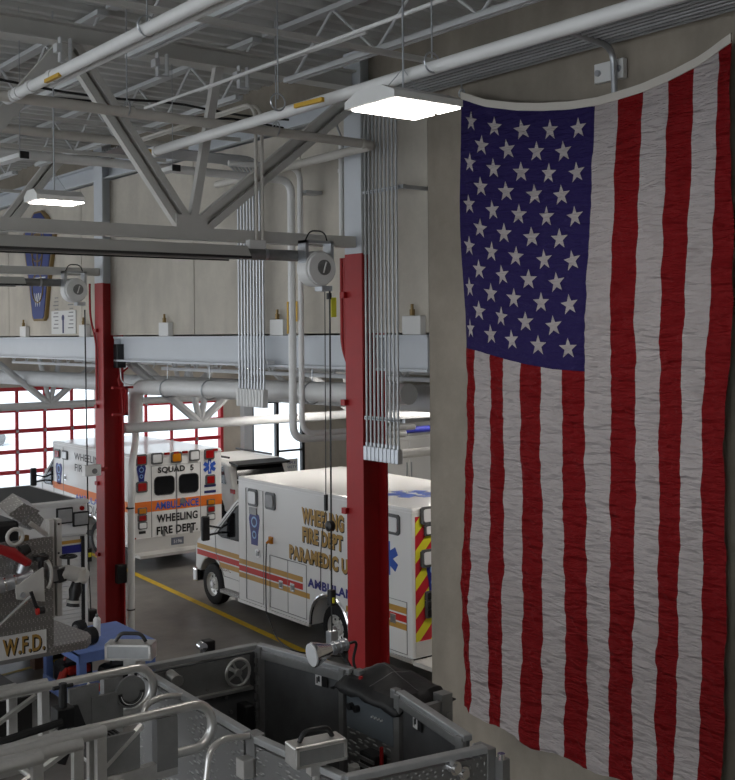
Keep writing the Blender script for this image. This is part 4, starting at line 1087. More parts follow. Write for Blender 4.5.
# ---- white car behind
def car(lab, loc, rz):
    o = thing('car', lab, 'car', loc, rz)
    L, W = 4.7, 1.85
    def arch(yc, r=.40): return [(yc+r*math.cos(math.pi*i/8), .36+r*math.sin(math.pi*i/8)) for i in range(9)]
    prof = [(0, .45), (0.02, .95), (.12, 1.08), (.30, 1.62), (.55, 1.70), (2.6, 1.72), (3.15, 1.58), (3.65, 1.12), (4.5, .98), (4.68, .75), (4.68, .35)] + arch(3.85) + arch(.95)
    MB().ext([(0, y, z) for y, z in prof], (W, 0, 0)).build('body', M['whitem'], o, local=True, bevel=.06)
    for x, s in ((0, -1), (W, 1)):
        w = [(.42, 1.12), (.55, 1.58), (2.55, 1.61), (3.02, 1.50), (3.42, 1.12)]
        MB().ext([(x+s*.008, y, z) for y, z in w], (-s*.004, 0, 0)).build('side_window', M['glassd'], o, local=True)
        MB().tube([(x+s*-.25, .7, 1.78), (x+s*-.25, 2.6, 1.79)], .03, 6).build('roof_rail', M['black'], o, local=True)
    MB().ext([(.15, .11, 1.14), (W-.15, .11, 1.14), (W-.22, .27, 1.60), (.22, .27, 1.60)], (0, -.02, .005)).build('rear_window', M['glassd'], o, local=True)
    MB().ext([(.15, 3.2, 1.56), (W-.15, 3.2, 1.56), (W-.15, 3.66, 1.14), (.15, 3.66, 1.14)], (0, .02, .01)).build('windscreen', M['glassd'], o, local=True)
    wheel(o, .02, .95, .36, -1); wheel(o, .02, 3.85, .36, -1); wheel(o, W-.02, .95, .36, 1); wheel(o, W-.02, 3.85, .36, 1)
    MB().bb(-.01, .02, .0, .22, .9, 1.02).bb(W-.02, W+.01, 0, .22, .9, 1.02).build('tail_light', M['lred'], o, local=True)
    MB().bb(.1, W-.1, -.06, .05, .38, .6).build('rear_bumper', M['dgalv'], o, local=True, bevel=.02)
    MB().ext([(.1, .45, 1.66), (W-.1, .45, 1.66), (W-.1, .0, 1.60), (.1, .0, 1.60)], (0, 0, .05)).build('rear_spoiler', M['black'], o, local=True)
    return o
car('white car with dark rear spoiler parked between the two ambulances', (14.95, 25.4, 0), 0)
rb = P(208, 456, Y=29.7)
MB().bb(17.15, 18.15, 29.6, 29.66, 1.36, 1.42).bb(17.3, 17.34, 29.6, 29.99, 1.36, 1.42).bb(18.0, 18.04, 29.6, 29.74, 1.36, 1.42).build('guard_rail', M['redf'], label='red rail behind the white car below the concrete pier', cat='rail')

# snow-lot cars outside
for (x, y, lab) in ((11.5, 44, 'pale vehicle on the snowy lot seen through the left door panes'), (16.5, 52, 'second pale vehicle far out on the snowy lot')):
    o = thing('parked_car', lab, 'car', (x, y, -.05))
    pr2 = [(0, .35), (.05, .95), (.8, 1.05), (1.4, 1.5), (3.0, 1.5), (3.7, 1.05), (4.5, .9), (4.6, .35)]
    MB().ext([(x-2.3+a, y, z-.05) for a, z in pr2], (0, 1.8, 0)).build('body', M['whitem'], o, bevel=.05)
    MB().ext([(x-2.3+a, y-.01, z-.05) for a, z in ((.95, 1.05), (1.45, 1.42), (2.95, 1.42), (3.5, 1.05))], (0, .005, 0)).build('side_window', M['lbluei'], o)
    for a in (.9, 3.7): MB().cyl((x-2.3+a, y-.02, .3), (x-2.3+a, y+.2, .3), .34, 18).build('wheel', M['dgalv'], o)

# ================================================================ far right corner of the low bay: shelf clutter
YQ = 16.0
Q = lambda px, py, Y=YQ: P(px, py, Y=Y)
o = thing('storage_duct', 'pale round duct deep in the low bay over the nearer ambulance roof', 'duct', (13.5, YQ, Q(410, 453).z))
q = Q(410, 453); MB().tube([(Q(392, 453).x, YQ, q.z), (19, YQ, q.z)], .085, 18).build('duct_body', M['steelw'], o, smooth=True)
for x in (12.6, 15, 17): MB().cyl((x, YQ, q.z+.08), (x, YQ, 4.97), .01, 6).build('hanger', M['galv'], o)
for py, r_, mt, lab in ((403, .045, 'blue', 'blue painted pipe deep in the low bay, upper of two'), (430, .06, 'blue', 'blue painted pipe deep in the low bay, lower of two'), (416, .09, 'steel', 'grey round duct between the two blue pipes deep in the low bay')):
    q = Q(410, py, 15.4); MB().tube([(Q(388, py, 15.4).x, 15.4, q.z), (20, 15.4, q.z)], r_, 12).build('pipe', M[mt], smooth=True, label=lab, cat='pipe')
z0, z1 = Q(410, 480, 24).z, Q(410, 436, 24).z
o = thing('storage_cabinet', 'tall white cabinet with two doors deep in the low bay beside the flag wall edge', 'cabinet', (19.5, 24.3, 0))
MB().bb(18.6, 20.8, 24, 24.6, 0, z1).build('cabinet_body', M['white'], o, bevel=.01)
for x in (19.15, 20.25): MB().bb(x-.53, x+.53, 23.97, 24, .1, z1-.08).build('cabinet_door', M['whitem'], o, bevel=.01)
for x in (19.62, 19.78): MB().bb(x-.015, x+.015, 23.94, 23.97, 1.1, 1.5).build('door_handle', M['galv'], o)
MB().bb(23.2, 23.3, 24, 29, 0, 3.4).build('partition', M['offw'], label='pale partition wall deep in the low bay beyond the nearer ambulance', cat='partition')

# ================================================================ blue board and poster on the wall
# tapered emblem board
XW = 8.0
def wallpt(px, py): return P(px, py, X=XW)
pt = wallpt(45, 212); pb2 = wallpt(42, 321)
yc = (wallpt(25, 250).y+wallpt(57, 250).y)/2; zc0, zc1 = wallpt(42, 321).z, wallpt(42, 211).z
hh = zc1-zc0; hw = (wallpt(25, 250).y-wallpt(57, 250).y)/2
o = thing('emblem_board', 'tall blue tapered board with gold rim on the concrete wall at left', 'wall board', (XW-.02, yc, zc0))
outl = [(-.30, 0), (.30, 0), (.40, .03), (.62, .35), (.92, .68), (1.0, .80), (.55, .93), (.22, 1.0), (-.22, 1.0), (-.55, .93), (-1.0, .80), (-.92, .68), (-.62, .35), (-.40, .03)]
MB().ext([(XW-.05, yc+a*hw, zc0+b*hh) for a, b in outl], (.065, 0, 0)).build('gold_rim', M['brass'], o)
MB().ext([(XW-.062, yc+a*hw*.88, zc0+hh*.5+(b-.5)*hh*.96) for a, b in outl], (.02, 0, 0)).build('blue_field', mat('board_blue', (.025, .045, .20), .5), o)
mb = MB()
for z_, s in ((.70, .22), (.58, .16), (.30, .18)):
    mb.tube(arc((XW-.066, yc, zc0+hh*z_), hw*s*1.9, 0, 6.283, (0, 1, 0), (0, 0, 1), 16), .015, 5)
mb.bb(XW-.07, XW-.062, yc-.03, yc+.03, zc0+hh*.5, zc0+hh*.86); mb.bb(XW-.07, XW-.062, yc-.18, yc+.18, zc0+hh*.77, zc0+hh*.80)
mb.build('crest', M['brass'], o)
MB().bb(XW-.07, XW-.064, yc-.40, yc+.40, zc0+hh*.385, zc0+hh*.395).build('white_rule', M['white'], o)
MB().disc((XW-.066, yc, zc0+hh*.36), (-1, 0, 0), .05, 12, .008).build('red_disc', M['sred'], o)
text('WV', (XW-.064, yc+.17, zc0+hh*.13), (0, -1, 0), (0, 0, 1), M['white'], o, 'board_lettering', w=.34, h=.26, bold=.02)
p0 = wallpt(51.5, 334); p1 = wallpt(75.5, 310)
o = thing('poster', 'white printed poster pinned low on the wall beside the blue board', 'poster', (XW-.01, (p0.y+p1.y)/2, p0.z))
MB().bb(XW-.0, XW+.015, p1.y, p0.y, p0.z, p1.z).build('sheet', M['paper'], o)
ymid_ = (p0.y+p1.y)/2
MB().disc((XW-.004, ymid_, (p0.z+p1.z)/2+.08), (-1, 0, 0), .06, 12, .003).bb(XW-.006, XW-.001, ymid_-.03, ymid_+.03, (p0.z+p1.z)/2-.2, (p0.z+p1.z)/2+.05).build('poster_figure', M['navy'], o)
mb = MB()
for s in (-1, 1):
    for k in range(9): mb.bb(XW-.004, XW-.001, ymid_+s*.35-.12, ymid_+s*.35+.12-.04*(k % 3), p0.z+.1+k*.07, p0.z+.12+k*.07)
mb.build('poster_lines', M['dgalv'], o)
# white box on the ambulance-bay pipe by left column (camera-like sensor)
p = P(94, 471, Y=17.3)
o = thing('sensor_box', 'small white sensor box bracketed to the left red column at ambulance roof height', 'sensor', (p.x, 17.35, p.z))
MB().bb(p.x-.16, p.x+.12, 17.28, 17.42, p.z-.08, p.z+.10).build('housing', M['whitem'], o, bevel=.01)
MB().disc((p.x, 17.28, p.z), (0, -1, 0), .045, 14, .015).build('eye', M['dgalv'], o)
MB().bb(p.x+.12, 7.82, 17.4, 17.46, p.z-.03, p.z+.03).build('arm', M['red'], o)
# ================================================================ AERIAL BASKET
ZR = 3.0; ZF = 1.85
cA, cB, cC, cD, cE, cE2, cF, cG = [Vector((x, y, 0)) for x, y in ((3.125, 6.51), (3.99, 6.49), (4.15, 5.63), (4.113, 5.105), (3.928, 4.314), (3.90, 4.155), (3.116, 4.289), (3.063, 5.045))]
bk = thing('aerial_basket', 'open aluminium aerial rescue basket with diamond plate sides, lower right foreground', 'aerial basket', (3.6, 5.3, ZF))
zv = lambda p, z: Vector((p.x, p.y, z))
def rimbar(nm, pts, mt='aluD', w=.055, h=.035):
    mb = MB()
    for a, b in zip(pts, pts[1:]): mb.bar(zv(a, ZR-h/2), zv(b, ZR-h/2), w, h)
    return mb.build(nm, M[mt], bk, bevel=.006)
rimA = rimbar('top_rim', [cA, cB], 'galvD'); rimbar('top_rim', [cB, cC], 'galvD'); rimbar('top_rim', [cD, cE], 'galvD'); rimbar('top_rim', [cE2, cF], 'galvD'); rimbar('top_rim', [cA, cG+Vector((0, .05, 0))], 'galvD', .05)
rimbar('top_rim', [cG-Vector((0, .05, 0)), cF], 'galvD', .05)
def panel(nm, a, b, z0, z1, mt, th=.03, off=0):
    d = (b-a).normalized(); nn_ = Vector((d.y, -d.x, 0))*off
    return MB().bar(zv(a, (z0+z1)/2)+nn_, zv(b, (z0+z1)/2)+nn_, th, z1-z0).build(nm, M[mt], bk)
panel('back_panel', cA, cB, ZF, ZR-.05, 'aluP')
panel('back_upper_band', cA+Vector((.05, -.02, 0)), cB+Vector((-.08, -.02, 0)), ZR-.26, ZR-.06, 'aluD', .02)
MB().bar(zv(cA+Vector((.3, -.05, 0)), ZR-.27), zv(cB+Vector((-.08, -.05, 0)), ZR-.27), .05, .02).build('ledge', M['alu'], bk)
# door BC: frame and skin
panel('gate_skin', cB, cC, ZF, ZR-.03, 'aluP', .02)
dBC = (cC-cB).normalized(); nBC = Vector((dBC.y, -dBC.x, 0))
mb = MB()
for t in (.06, .94):
    q = cB+(cC-cB)*t+nBC*.02; mb.box(zv(q, (ZF+ZR)/2), (.05, .05, ZR-ZF-.02))
mb.bar(zv(cB+nBC*.02, ZR-.06), zv(cC+nBC*.02, ZR-.06), .03, .06)
mb.bar(zv(cB+nBC*.02, ZF+.05), zv(cC+nBC*.02, ZF+.05), .035, .10)
mb.build('gate_frame', M['aluD'], bk, bevel=.004)
mb = MB()
for z in [2.9-.06*i for i in range(12)]: mb.box(zv(cB+Vector((-.03, -.05, 0)), z), (.05, .02, .035))
mb.box(zv(cB+Vector((-.03, -.042, 0)), 2.55), (.03, .012, .8))
mb.build('gate_hinge', M['dgalv'], bk)
panel('gate_skin', cD, cE, ZF, ZR-.03, 'aluP', .02)
dDE = (cE-cD).normalized(); nDE = Vector((dDE.y, -dDE.x, 0))
mb = MB()
for t in (.04, .96):
    q = cD+(cE-cD)*t+nDE*.02; mb.box(zv(q, (ZF+ZR)/2), (.05, .05, ZR-ZF-.02))
mb.bar(zv(cD+nDE*.02, ZR-.055), zv(cE+nDE*.02, ZR-.055), .03, .05)
mb.build('gate_frame', M['aluD'], bk, bevel=.004)
# near and ladder-side panels in diamond plate
panel('tread_panel', cE2, cF, ZF, ZR-.05, 'treadD')
panel('tread_panel', cA, cG+Vector((0, .06, 0)), ZF, ZR-.05, 'treadD')
panel('tread_panel', cG-Vector((0, .06, 0)), cF, ZF, ZR-.05, 'treadD')
MB().box(zv(cG+Vector((.02, 0, 0)), (ZF+ZR)/2), (.07, .09, ZR-ZF)).build('corner_post', M['aluD'], bk, bevel=.006)
MB().box(zv(cE2+Vector((.03, .04, 0)), (ZF+ZR)/2-.02), (.06, .12, ZR-ZF)).build('corner_post', M['aluD'], bk, bevel=.006)
MB().box(zv(cC+Vector((.02, -.05, 0)), (ZF+ZR)/2), (.05, .06, ZR-ZF)).build('corner_post', M['aluD'], bk, bevel=.006)
MB().box(zv(cD+Vector((-.0, .04, 0)), (ZF+ZR)/2), (.05, .05, ZR-ZF)).build('corner_post', M['aluD'], bk, bevel=.006)
MB().ext([zv(p, ZF) for p in (cA, cB, cC, cD, cE, cE2, cF, cG)], (0, 0, -.06)).build('basket_floor', M['treadD'], bk)
# valve handwheel
hc = P(238, 672.5, Y=6.36)
o = MB().tube(arc(hc, .088, 0, 6.283-.26, (1, 0, 0), (0, 0, 1), 28), .011, 8, closed=True).build('handwheel', M['alu'], bk, smooth=True)
mb = MB()
for k in range(4):
    g = .5+k*math.pi/2; mb.bar(hc, hc+Vector((math.cos(g)*.085, 0, math.sin(g)*.085)), .014, .006, (0, 1, 0))
mb.disc(hc+Vector((0, .015, 0)), (0, -1, 0), .024, 12, .03)
mb.cyl(hc, hc+Vector((0, .12, 0)), .013, 8); mb.build('wheel_spokes', M['alu'], o)
# back panel controls
mb = MB(); 
for px, py, r_ in ((214, 697, .012), (226, 697, .012), (231, 712, .012), (207, 690, .01), (219, 719, .01)):
    q = P(px, py, Y=6.47); mb.disc((q.x, 6.49, q.z), (0, -1, 0), r_, 10, .03)
mb.build('panel_knobs', M['dgalv'], bk)
q = P(173, 676, Y=6.42); mb = MB().cyl((q.x, 6.46, q.z), (q.x-.01, 6.34, q.z-.01), .035, 14).cyl((q.x-.01, 6.345, q.z-.01), (q.x-.012, 6.335, q.z-.012), .041, 14)
mb.build('round_fitting', M['alu'], bk, smooth=True)
def warn(q, nrm, right, s=.07):
    q = Vector(q); nrm = Vector(nrm); right = Vector(right); up = Vector((0, 0, 1))
    def slab(x0, x1, z0, z1, a, b): return [q+right*x+up*z+nrm*a for x, z in ((x0, z0), (x1, z0), (x1, z1), (x0, z1))], nrm*(b-a)
    o = MB().ext(*slab(-s, s, -s*.75, s*.75, .001, .003)).build('warning_label', M['black'], bk)
    MB().ext(*slab(-s, s, s*.5, s*.75, .003, .004)).build('label_red_bar', M['sred'], o)
    MB().ext(*slab(-s, 0, -s*.75, s*.5, .003, .004)).build('label_white_field', M['paper'], o)
    MB().ext(*slab(-s*.8, -s*.6, -s*.5, s*.2, .004, .005)).ext(*slab(-s*.55, -s*.25, -s*.3, s*.35, .004, .005)).build('label_pictogram', M['black'], o)
warn((P(219, 704, Y=6.47).x, 6.49, P(219, 704, Y=6.47).z), (0, -1, 0), (1, 0, 0))
def onwall(px, py, a, b, off=.0):
    """point on the vertical plane through a, b"""
    d = (b-a); n_ = Vector((d.y, -d.x, 0)).normalized()
    r = FV + RV*((px-CX)/FPX) - UV*((py-CY)/FPX); o_ = Vector((0, 0, H)); t = (a-Vector((0, 0, 0))).dot(n_)/ (r.dot(n_)) if abs(r.dot(n_)) > 1e-6 else 1
    return r*t+o_
q = onwall(324, 679, cB, cC); warn(q+nBC*.02, nBC*(1 if nBC.x < 0 else -1), dBC, .055)
q = onwall(421, 722, cD, cE); warn(q+nDE*.02, nDE*(1 if nDE.x < 0 else -1), dDE, .055)
q = P(247, 722, Y=6.4); MB().bb(q.x-.04, q.x+.04, 6.36, 6.47, q.z-.22, q.z+.12).bb(q.x-.055, q.x+.055, 6.38, 6.47, q.z-.1, q.z-.02).build('joystick_box', M['black'], bk, bevel=.01)
# console between the gates, with cover
cn = thing('control_console', 'grey control console with diamond plate front inside the basket corner', 'console', (4.20, 5.36, ZF))
k0, k1 = P(350, 700, Z=2.78), P(398, 725, Z=2.78)
ax = Vector((4.13, 5.60, 0)); bx_ = Vector((4.09, 5.14, 0))
MB().bb(4.12, 4.48, 5.12, 5.62, ZF, 2.92).build('console_body', M['aluD'], cn, bevel=.01)
MB().bb(4.085, 4.12, 5.14, 5.60, 2.66, 2.90).build('switch_panel', mat('switch_panel_grey', (.13, .15, .17), .5), cn)
MB().bb(4.09, 4.12, 5.14, 5.60, ZF, 2.66).build('tread_front', M['treadD'], cn)
for y in (5.54, 5.48): MB().disc((4.085, y, 2.80), (-1, 0, 0), .022, 10, .03).build('toggle_switch', M['black'], cn)
for k in range(4): MB().disc((4.085, 5.33-.03*k, 2.79), (-1, 0, 0), .006, 8, .015).build('indicator_lamp', M['lclr'], cn)
o = MB().bb(4.0, 4.09, 5.20, 5.36, 2.30, 2.60).build('louvred_box', M['black'], cn, bevel=.01)
mb = MB()
for k in range(6): mb.bb(3.99, 4.0, 5.21, 5.35, 2.33+.045*k, 2.35+.045*k)
mb.build('louvres', M['dgalv'], o)
MB().bb(4.03, 4.09, 5.44, 5.52, 2.22, 2.46).build('handset', M['steelw'], cn, bevel=.01)
MB().cyl((4.03, 5.18, 2.40), (4.03, 5.18, 2.66), .012, 8).build('extinguisher_tube', M['red'], cn)
# black vinyl cover draped over the console
cv = MB(); nx, ny = 16, 18
def cover(i, j):
    u, v = i/nx*2-1, j/ny*2-1
    x = 4.27+u*.23; y = 5.38+v*.33
    e = max(abs(u), abs(v))
    z = 2.945+.07*math.exp(-((u-.1)**2+(v-.25)**2)*3)+.02*noise.noise(Vector((u*2.2, v*2.2, 4)))
    if e > .78: z -= (e-.78)/.22*(.07+.03*noise.noise(Vector((u*4, v*4, 8))))
    return Vector((x+.012*noise.noise(Vector((u*3, v*3, 1))), y, z))
for j in range(ny+1):
    for i in range(nx+1): cv.v.append(cover(i, j))
for j in range(ny):
    for i in range(nx): a = j*(nx+1)+i; cv.f.append([a, a+1, a+nx+2, a+nx+1]); cv.m.append(0)
o = cv.build('vinyl_cover', M['blackv'], smooth=True, label='black vinyl cover draped over the control console at the red column foot', cat='cover')
sm = o.modifiers.new('thick', 'SOLIDIFY'); sm.thickness = .008
MB().tube([cover(9, j)-Vector(o.location)+Vector(o.location)+Vector((0, 0, .006)) for j in range(3, 16)], .004, 5).build('seam', M['dgalv'], o)
MB().tube([cover(i, 9)+Vector((0, 0, .006)) for i in range(2, 15)], .004, 5).build('seam', M['dgalv'], o)
# hinge plates outside the right gate
MB().bb(4.28, 4.36, 4.92, 5.0, 2.35, 2.98).bb(4.15, 4.28, 4.93, 4.97, 2.6, 2.94).cyl((4.32, 4.91, 2.86), (4.32, 4.90, 2.86), .018, 10).build('hinge_bracket', M['aluD'], bk)
# near panel fittings
for px, py in ((455, 768), (463, 773)):
    q = P(px, py, Y=4.15); MB().disc((q.x, 4.19, q.z), (0, -1, 0), .035, 14, .05).disc((q.x, 4.15, q.z), (0, -1, 0), .024, 12, .025).build('chrome_fitting', M['chrome'], bk, smooth=True)
MB().bb(3.95, 4.0, 4.08, 4.14, 2.3, 2.93).build('drop_pin', M['aluD'], bk)
MB().disc((3.96, 4.10, 2.93), (0, 0, 1), .02, 10, .03).build('pin_cap', M['chrome'], bk)
# grab bars on the ladder side
for (pts, ) in (([(177, 694), (163, 696), (146, 704), (141, 722)],), ([(244, 734), (222, 739), (209, 751), (205, 790)],)):
    q0 = P(pts[0][0], pts[0][1], Z=ZR-.0); w3 = []
    X_ = q0.x-.02
    for i, (a, b) in enumerate(pts):
        q = P(a, b, Y=q0.y-.03*i); w3.append(Vector((min(q.x, 3.02), q.y, q.z)) if i else Vector((q0.x+.05, q0.y, ZR-.02)))
    MB().tube(bend(w3, .12, 8), .017, 10).build('grab_bar', M['alu'], bk, smooth=True)
q = P(243, 768, X=3.0); MB().bb(2.98, 3.05, q.y-.04, q.y+.04, q.z-.05, q.z+.05).build('catch_plate', M['alu'], bk, bevel=.005)
# red strap and yellow sling at the gate post
MB().tube([zv(cC+Vector((-.02, -.12, 0)), 2.98), zv(cC+Vector((-.03, -.10, 0)), 2.6), zv(cC+Vector((-.05, -.08, 0)), 2.1)], .014, 6).tube([zv(cC+Vector((-.02, -.16, 0)), 2.75), zv(cC+Vector((-.06, -.03, 0)), 2.1)], .01, 6).build('red_strap', M['red'], bk)

# work lights
def flood(c, ang, lab, w=.30, tilt=0):
    c = Vector(c); o = thing('work_light', lab, 'work light', c, ang)
    MB().bb(-w/2, w/2, -.06, .06, 0, .105).build('housing', M['alu'], o, local=True, bevel=.008)
    MB().bb(-w/2+.02, w/2-.02, -.068, -.058, .018, .09).build('lens', M['aluD'] if 'bottom' in lab else M['galvD'], o, local=True)
    MB().bb(-w/2+.005, w/2-.005, -.072, -.06, .09, .103).bb(-w/2+.005, w/2-.005, -.072, -.06, .005, .018).bb(-w/2+.005, -w/2+.02, -.072, -.06, .005, .103).bb(w/2-.02, w/2-.005, -.072, -.06, .005, .103).build('bezel', M['alu'], o, local=True)
    MB().tube(bend([(-w*.32, .0, .105), (-w*.22, .0, .155), (w*.22, .0, .155), (w*.32, .0, .105)], .04), .012, 8).build('carry_handle', M['black'], o, local=True, smooth=True)
    MB().bb(-.04, .04, -.03, .03, -.06, .0).cyl((0, 0, -.16), (0, 0, -.05), .02, 8).build('mount', M['alu'], o, local=True)
    return o
q = P(131, 663, Z=3.05); flood((q.x-.0, q.y, 3.08), math.radians(-42), 'silver box work light with black handle beside the upper ladder rail loop', .30)
q = P(316, 765, Z=3.0); flood((q.x, q.y, 3.02), math.radians(-9), 'silver box work light with black handle at the bottom middle', .28)
# round spotlight
q = P(328, 650, Z=3.10); c0 = Vector((q.x, q.y, 3.10))
o = thing('spotlight', 'round chrome spotlight on the basket gate post in front of the ambulance wheel', 'spotlight', c0)
dv = Vector((-.95, .10, -.12)).normalized()
mb = MB(); mb.tube([c0+dv*-.02, c0+dv*.03, c0+dv*.07, c0+dv*.10, c0+dv*.115], [.035, .052, .068, .078, .08], 24)
mb.build('reflector_bell', M['chrome'], o, smooth=True)
MB().tube([c0+dv*.112, c0+dv*.122], .072, 24).build('lens', M['lclr'], o, smooth=True)
MB().tube([c0+dv*-.14, c0+dv*-.02], [.034, .038], 18).tube([c0+dv*-.13, c0+dv*-.12], .042, 18).tube([c0+dv*-.09, c0+dv*-.08], .043, 18).tube([c0+dv*-.05, c0+dv*-.04], .044, 18).build('lamp_body', M['galv'], o, smooth=True)
MB().tube(bend([c0+dv*-.08, c0+dv*-.08+Vector((.04, -.03, -.1)), zv(cC+Vector((0, -.06, 0)), 2.95)], .04), .012, 8).tube(bend([c0+dv*-.14, c0+dv*-.2+Vector((.02, 0, 0)), c0+dv*-.18+Vector((0, 0, -.12)), zv(cC+Vector((.02, -.08, 0)), 2.9)], .05), .01, 6).build('bracket_and_cable', M['black'], o, smooth=True)
# strobe outside the back rim
q = P(208, 649, Z=2.98)
o = thing('strobe_lamp', 'small chrome strobe lamp outside the far rim of the basket', 'lamp', (q.x, q.y+.03, 2.93))
MB().cyl((q.x-.03, q.y+.05, 3.0), (q.x-.04, q.y-.01, 3.0), .03, 14).build('lens', M['chrome'], o, smooth=True)
MB().bb(q.x-.02, q.x+.06, q.y+.0, q.y+.08, 2.93, 3.03).build('housing', M['black'], o, bevel=.01)

# ================================================================ AERIAL LADDER
ld = thing('aerial_ladder', 'telescoping aluminium aerial ladder with looped handrails, lower left foreground', 'ladder', (1.0, 5.78, 2.4))
YA_, YB_ = 6.20, 5.36
def rail(Y, pts, nm='handrail', r=.026):
    w = [P(a, b, Y=Y) for a, b in pts]; return w
def loop(Y, pl, ptop, pext, pbot, pend, xstart=-2.0, r=.026):
    a = P(*pl, Y=Y); b = P(*ptop, Y=Y); e = P(*pext, Y=Y); bt = P(*pbot, Y=Y); en = P(*pend, Y=Y)
    z1 = (a.z+b.z)/2; rr = (z1-bt.z)/2
    xe = e.x-rr*.9
    pts = [Vector((xstart, Y, z1)), Vector((xe, Y, z1))]
    pts += [Vector((xe+rr*.95*math.sin(g), Y, z1-rr+rr*math.cos(g))) for g in [math.pi*i/14 for i in range(1, 15)]]
    pts += [Vector((en.x, Y, bt.z))]
    MB().tube(pts, r, 12).build('handrail', M['alu'], ld, smooth=True)
    return z1, bt.z, en.x
zA1, zA2, xA = loop(YA_, (0, 699), (133, 666), (152, 686), (132, 711), (118, 713))
zB1, zB2, xB = loop(YB_, (100, 729), (191, 704), (211, 722), (190, 750), (172, 757))
# end plates and lower chords
for Y, x_, z1, z2, nm in ((YA_, xA, zA1, zA2, ''), (YB_, xB, zB1, zB2, '')):
    MB().bb(-2, x_+.02, Y-.025, Y+.025, z2-.10, z2-.02).build('lower_chord', M['alu'], ld)
    MB().bb(x_-.10, x_+.02, Y-.03, Y+.03, z2-.06, z1-.02).build('end_plate', M['aluD'], ld)
    xs_ = [x_-.45-.5*i for i in range(9)]
    for i, x in enumerate(xs_):
        MB().bb(x-.022, x+.022, Y-.018, Y+.018, z2-.04, z1).build('upright', M['alu'], ld)
        if i < 6: MB().bar((x+.45 if i else x+.28, Y, z1-.04), (x+.03, Y, z2), .02, .035, (0, 1, 0)).build('brace', M['alu'], ld)
# black louvred plate and gusset near the loop B
MB().bb(xB-.42, xB-.19, YB_-.012, YB_+.012, zB2-.02, zB1-.06).build('gusset_plate', M['aluD'], ld)
mb = MB()
for k in range(9): mb.bb(xB-.40+.022*k, xB-.39+.022*k, YB_+.05, YB_+.4, zB2+.02, zB1-.12)
mb.build('louvre_block', M['black'], ld)
# round dial (angle gauge) by loop A
q = P(131, 692, Y=YA_-.05)
o = MB().disc((q.x-.0, YA_-.03, q.z), (0, -1, 0), .095, 24, .02).build('angle_dial', M['aluD'], ld)
MB().tube(arc((q.x, YA_-.055, q.z), .07, math.pi, 2*math.pi, (1, 0, 0), (0, 0, 1), 14), .014, 6).build('dial_scale', M['black'], o)
MB().tube(arc((q.x, YA_-.066, q.z), .07, math.pi*1.05, 1.95*math.pi, (1, 0, 0), (0, 0, 1), 14), .003, 5).build('dial_marks', M['paper'], o)
MB().bb(q.x-.25, q.x-.09, YA_-.06, YA_-.03, zA2-.05, zA1-.10).build('cover_plate', M['aluD'], ld)
# inner telescoped sections
for k, (pe, pz0) in enumerate((((105, 731), 0), ((82, 744), 0), ((42, 758), 0))):
    Y = YB_-.07*(k+1); e = P(*pe, Y=Y)
    MB().tube([(-2.2, Y, e.z), (e.x, Y, e.z)], .030, 12).build('section_handrail', M['alu'], ld, smooth=True)
    MB().bb(e.x-.05, e.x, Y-.02, Y+.02, e.z-.42, e.z).build('upright', M['alu'], ld)
    for i in range(1, 4): MB().bb(e.x-.05-.55*i, e.x-.55*i, Y-.015, Y+.015, e.z-.42, e.z).build('upright', M['aluD'], ld)
    MB().bb(-2.2, e.x, Y-.02, Y+.02, e.z-.48, e.z-.40).build('lower_chord', M['alu'], ld)
for k, pe in enumerate(((47, 683), (16, 688))):
    Y = YA_+.08*(k+1); e = P(*pe, Y=Y)
    MB().tube([(-2.2, Y, e.z), (e.x, Y, e.z)], .030, 12).build('section_handrail', M['alu'], ld, smooth=True)
    MB().bb(e.x-.05, e.x, Y-.02, Y+.02, e.z-.42, e.z).build('upright', M['alu'], ld)
    MB().bb(-2.2, e.x, Y-.02, Y+.02, e.z-.48, e.z-.40).build('lower_chord', M['alu'], ld)
# rungs
for i in range(13):
    x = xB-.30-.33*i
    MB().cyl((x, YB_-.2, zB2-.06), (x, YA_+.1, zA2-.06), .018, 10).build('rung', M['alu'], ld, smooth=True)
# hydraulic line and clamp between the rails
q0 = P(0, 742, Y=5.9); q1 = P(62, 722, Y=5.9)
MB().tube([q0+(q0-q1)*3, q1], .022, 8).build('hydraulic_line', M['black'], ld, smooth=True)
q = P(63, 712, Y=5.95)
MB().bb(q.x-.05, q.x+.05, 5.90, 6.0, q.z-.08, q.z+.03).cyl((q.x, 5.95, q.z), (q.x, 5.95, q.z+.16), .025, 8).cyl((q.x-.06, 5.95, q.z+.14), (q.x+.06, 5.95, q.z+.14), .012, 8).bar((q.x+.06, 5.95, q.z-.1), (q.x-.02, 5.95, q.z-.28), .05, .05).build('clamp_block', M['black'], ld, bevel=.01)
MB().bb(q.x+.12, q.x+.30, YA_-.05, YA_-.02, zA2, zA1-.03).build('gusset_plate', M['aluD'], ld)
MB().ext([(q.x+.12, YA_-.06, zA1-.12), (q.x+.16, YA_-.06, zA1-.12), (q.x+.24, YA_-.06, zA1-.34), (q.x+.14, YA_-.06, zA1-.34)], (0, -.02, 0)).build('rubber_stop', M['black'], ld)
# boom below joining ladder to basket, turntable pedestal outside the picture
MB().bb(-2.2, 3.4, 5.6, 5.95, 1.62, 1.79).build('boom', M['aluD'], ld)
MB().bb(-2.3, -1.5, 5.2, 6.3, 0.0, 2.55).build('pedestal', M['red'], ld, bevel=.03)

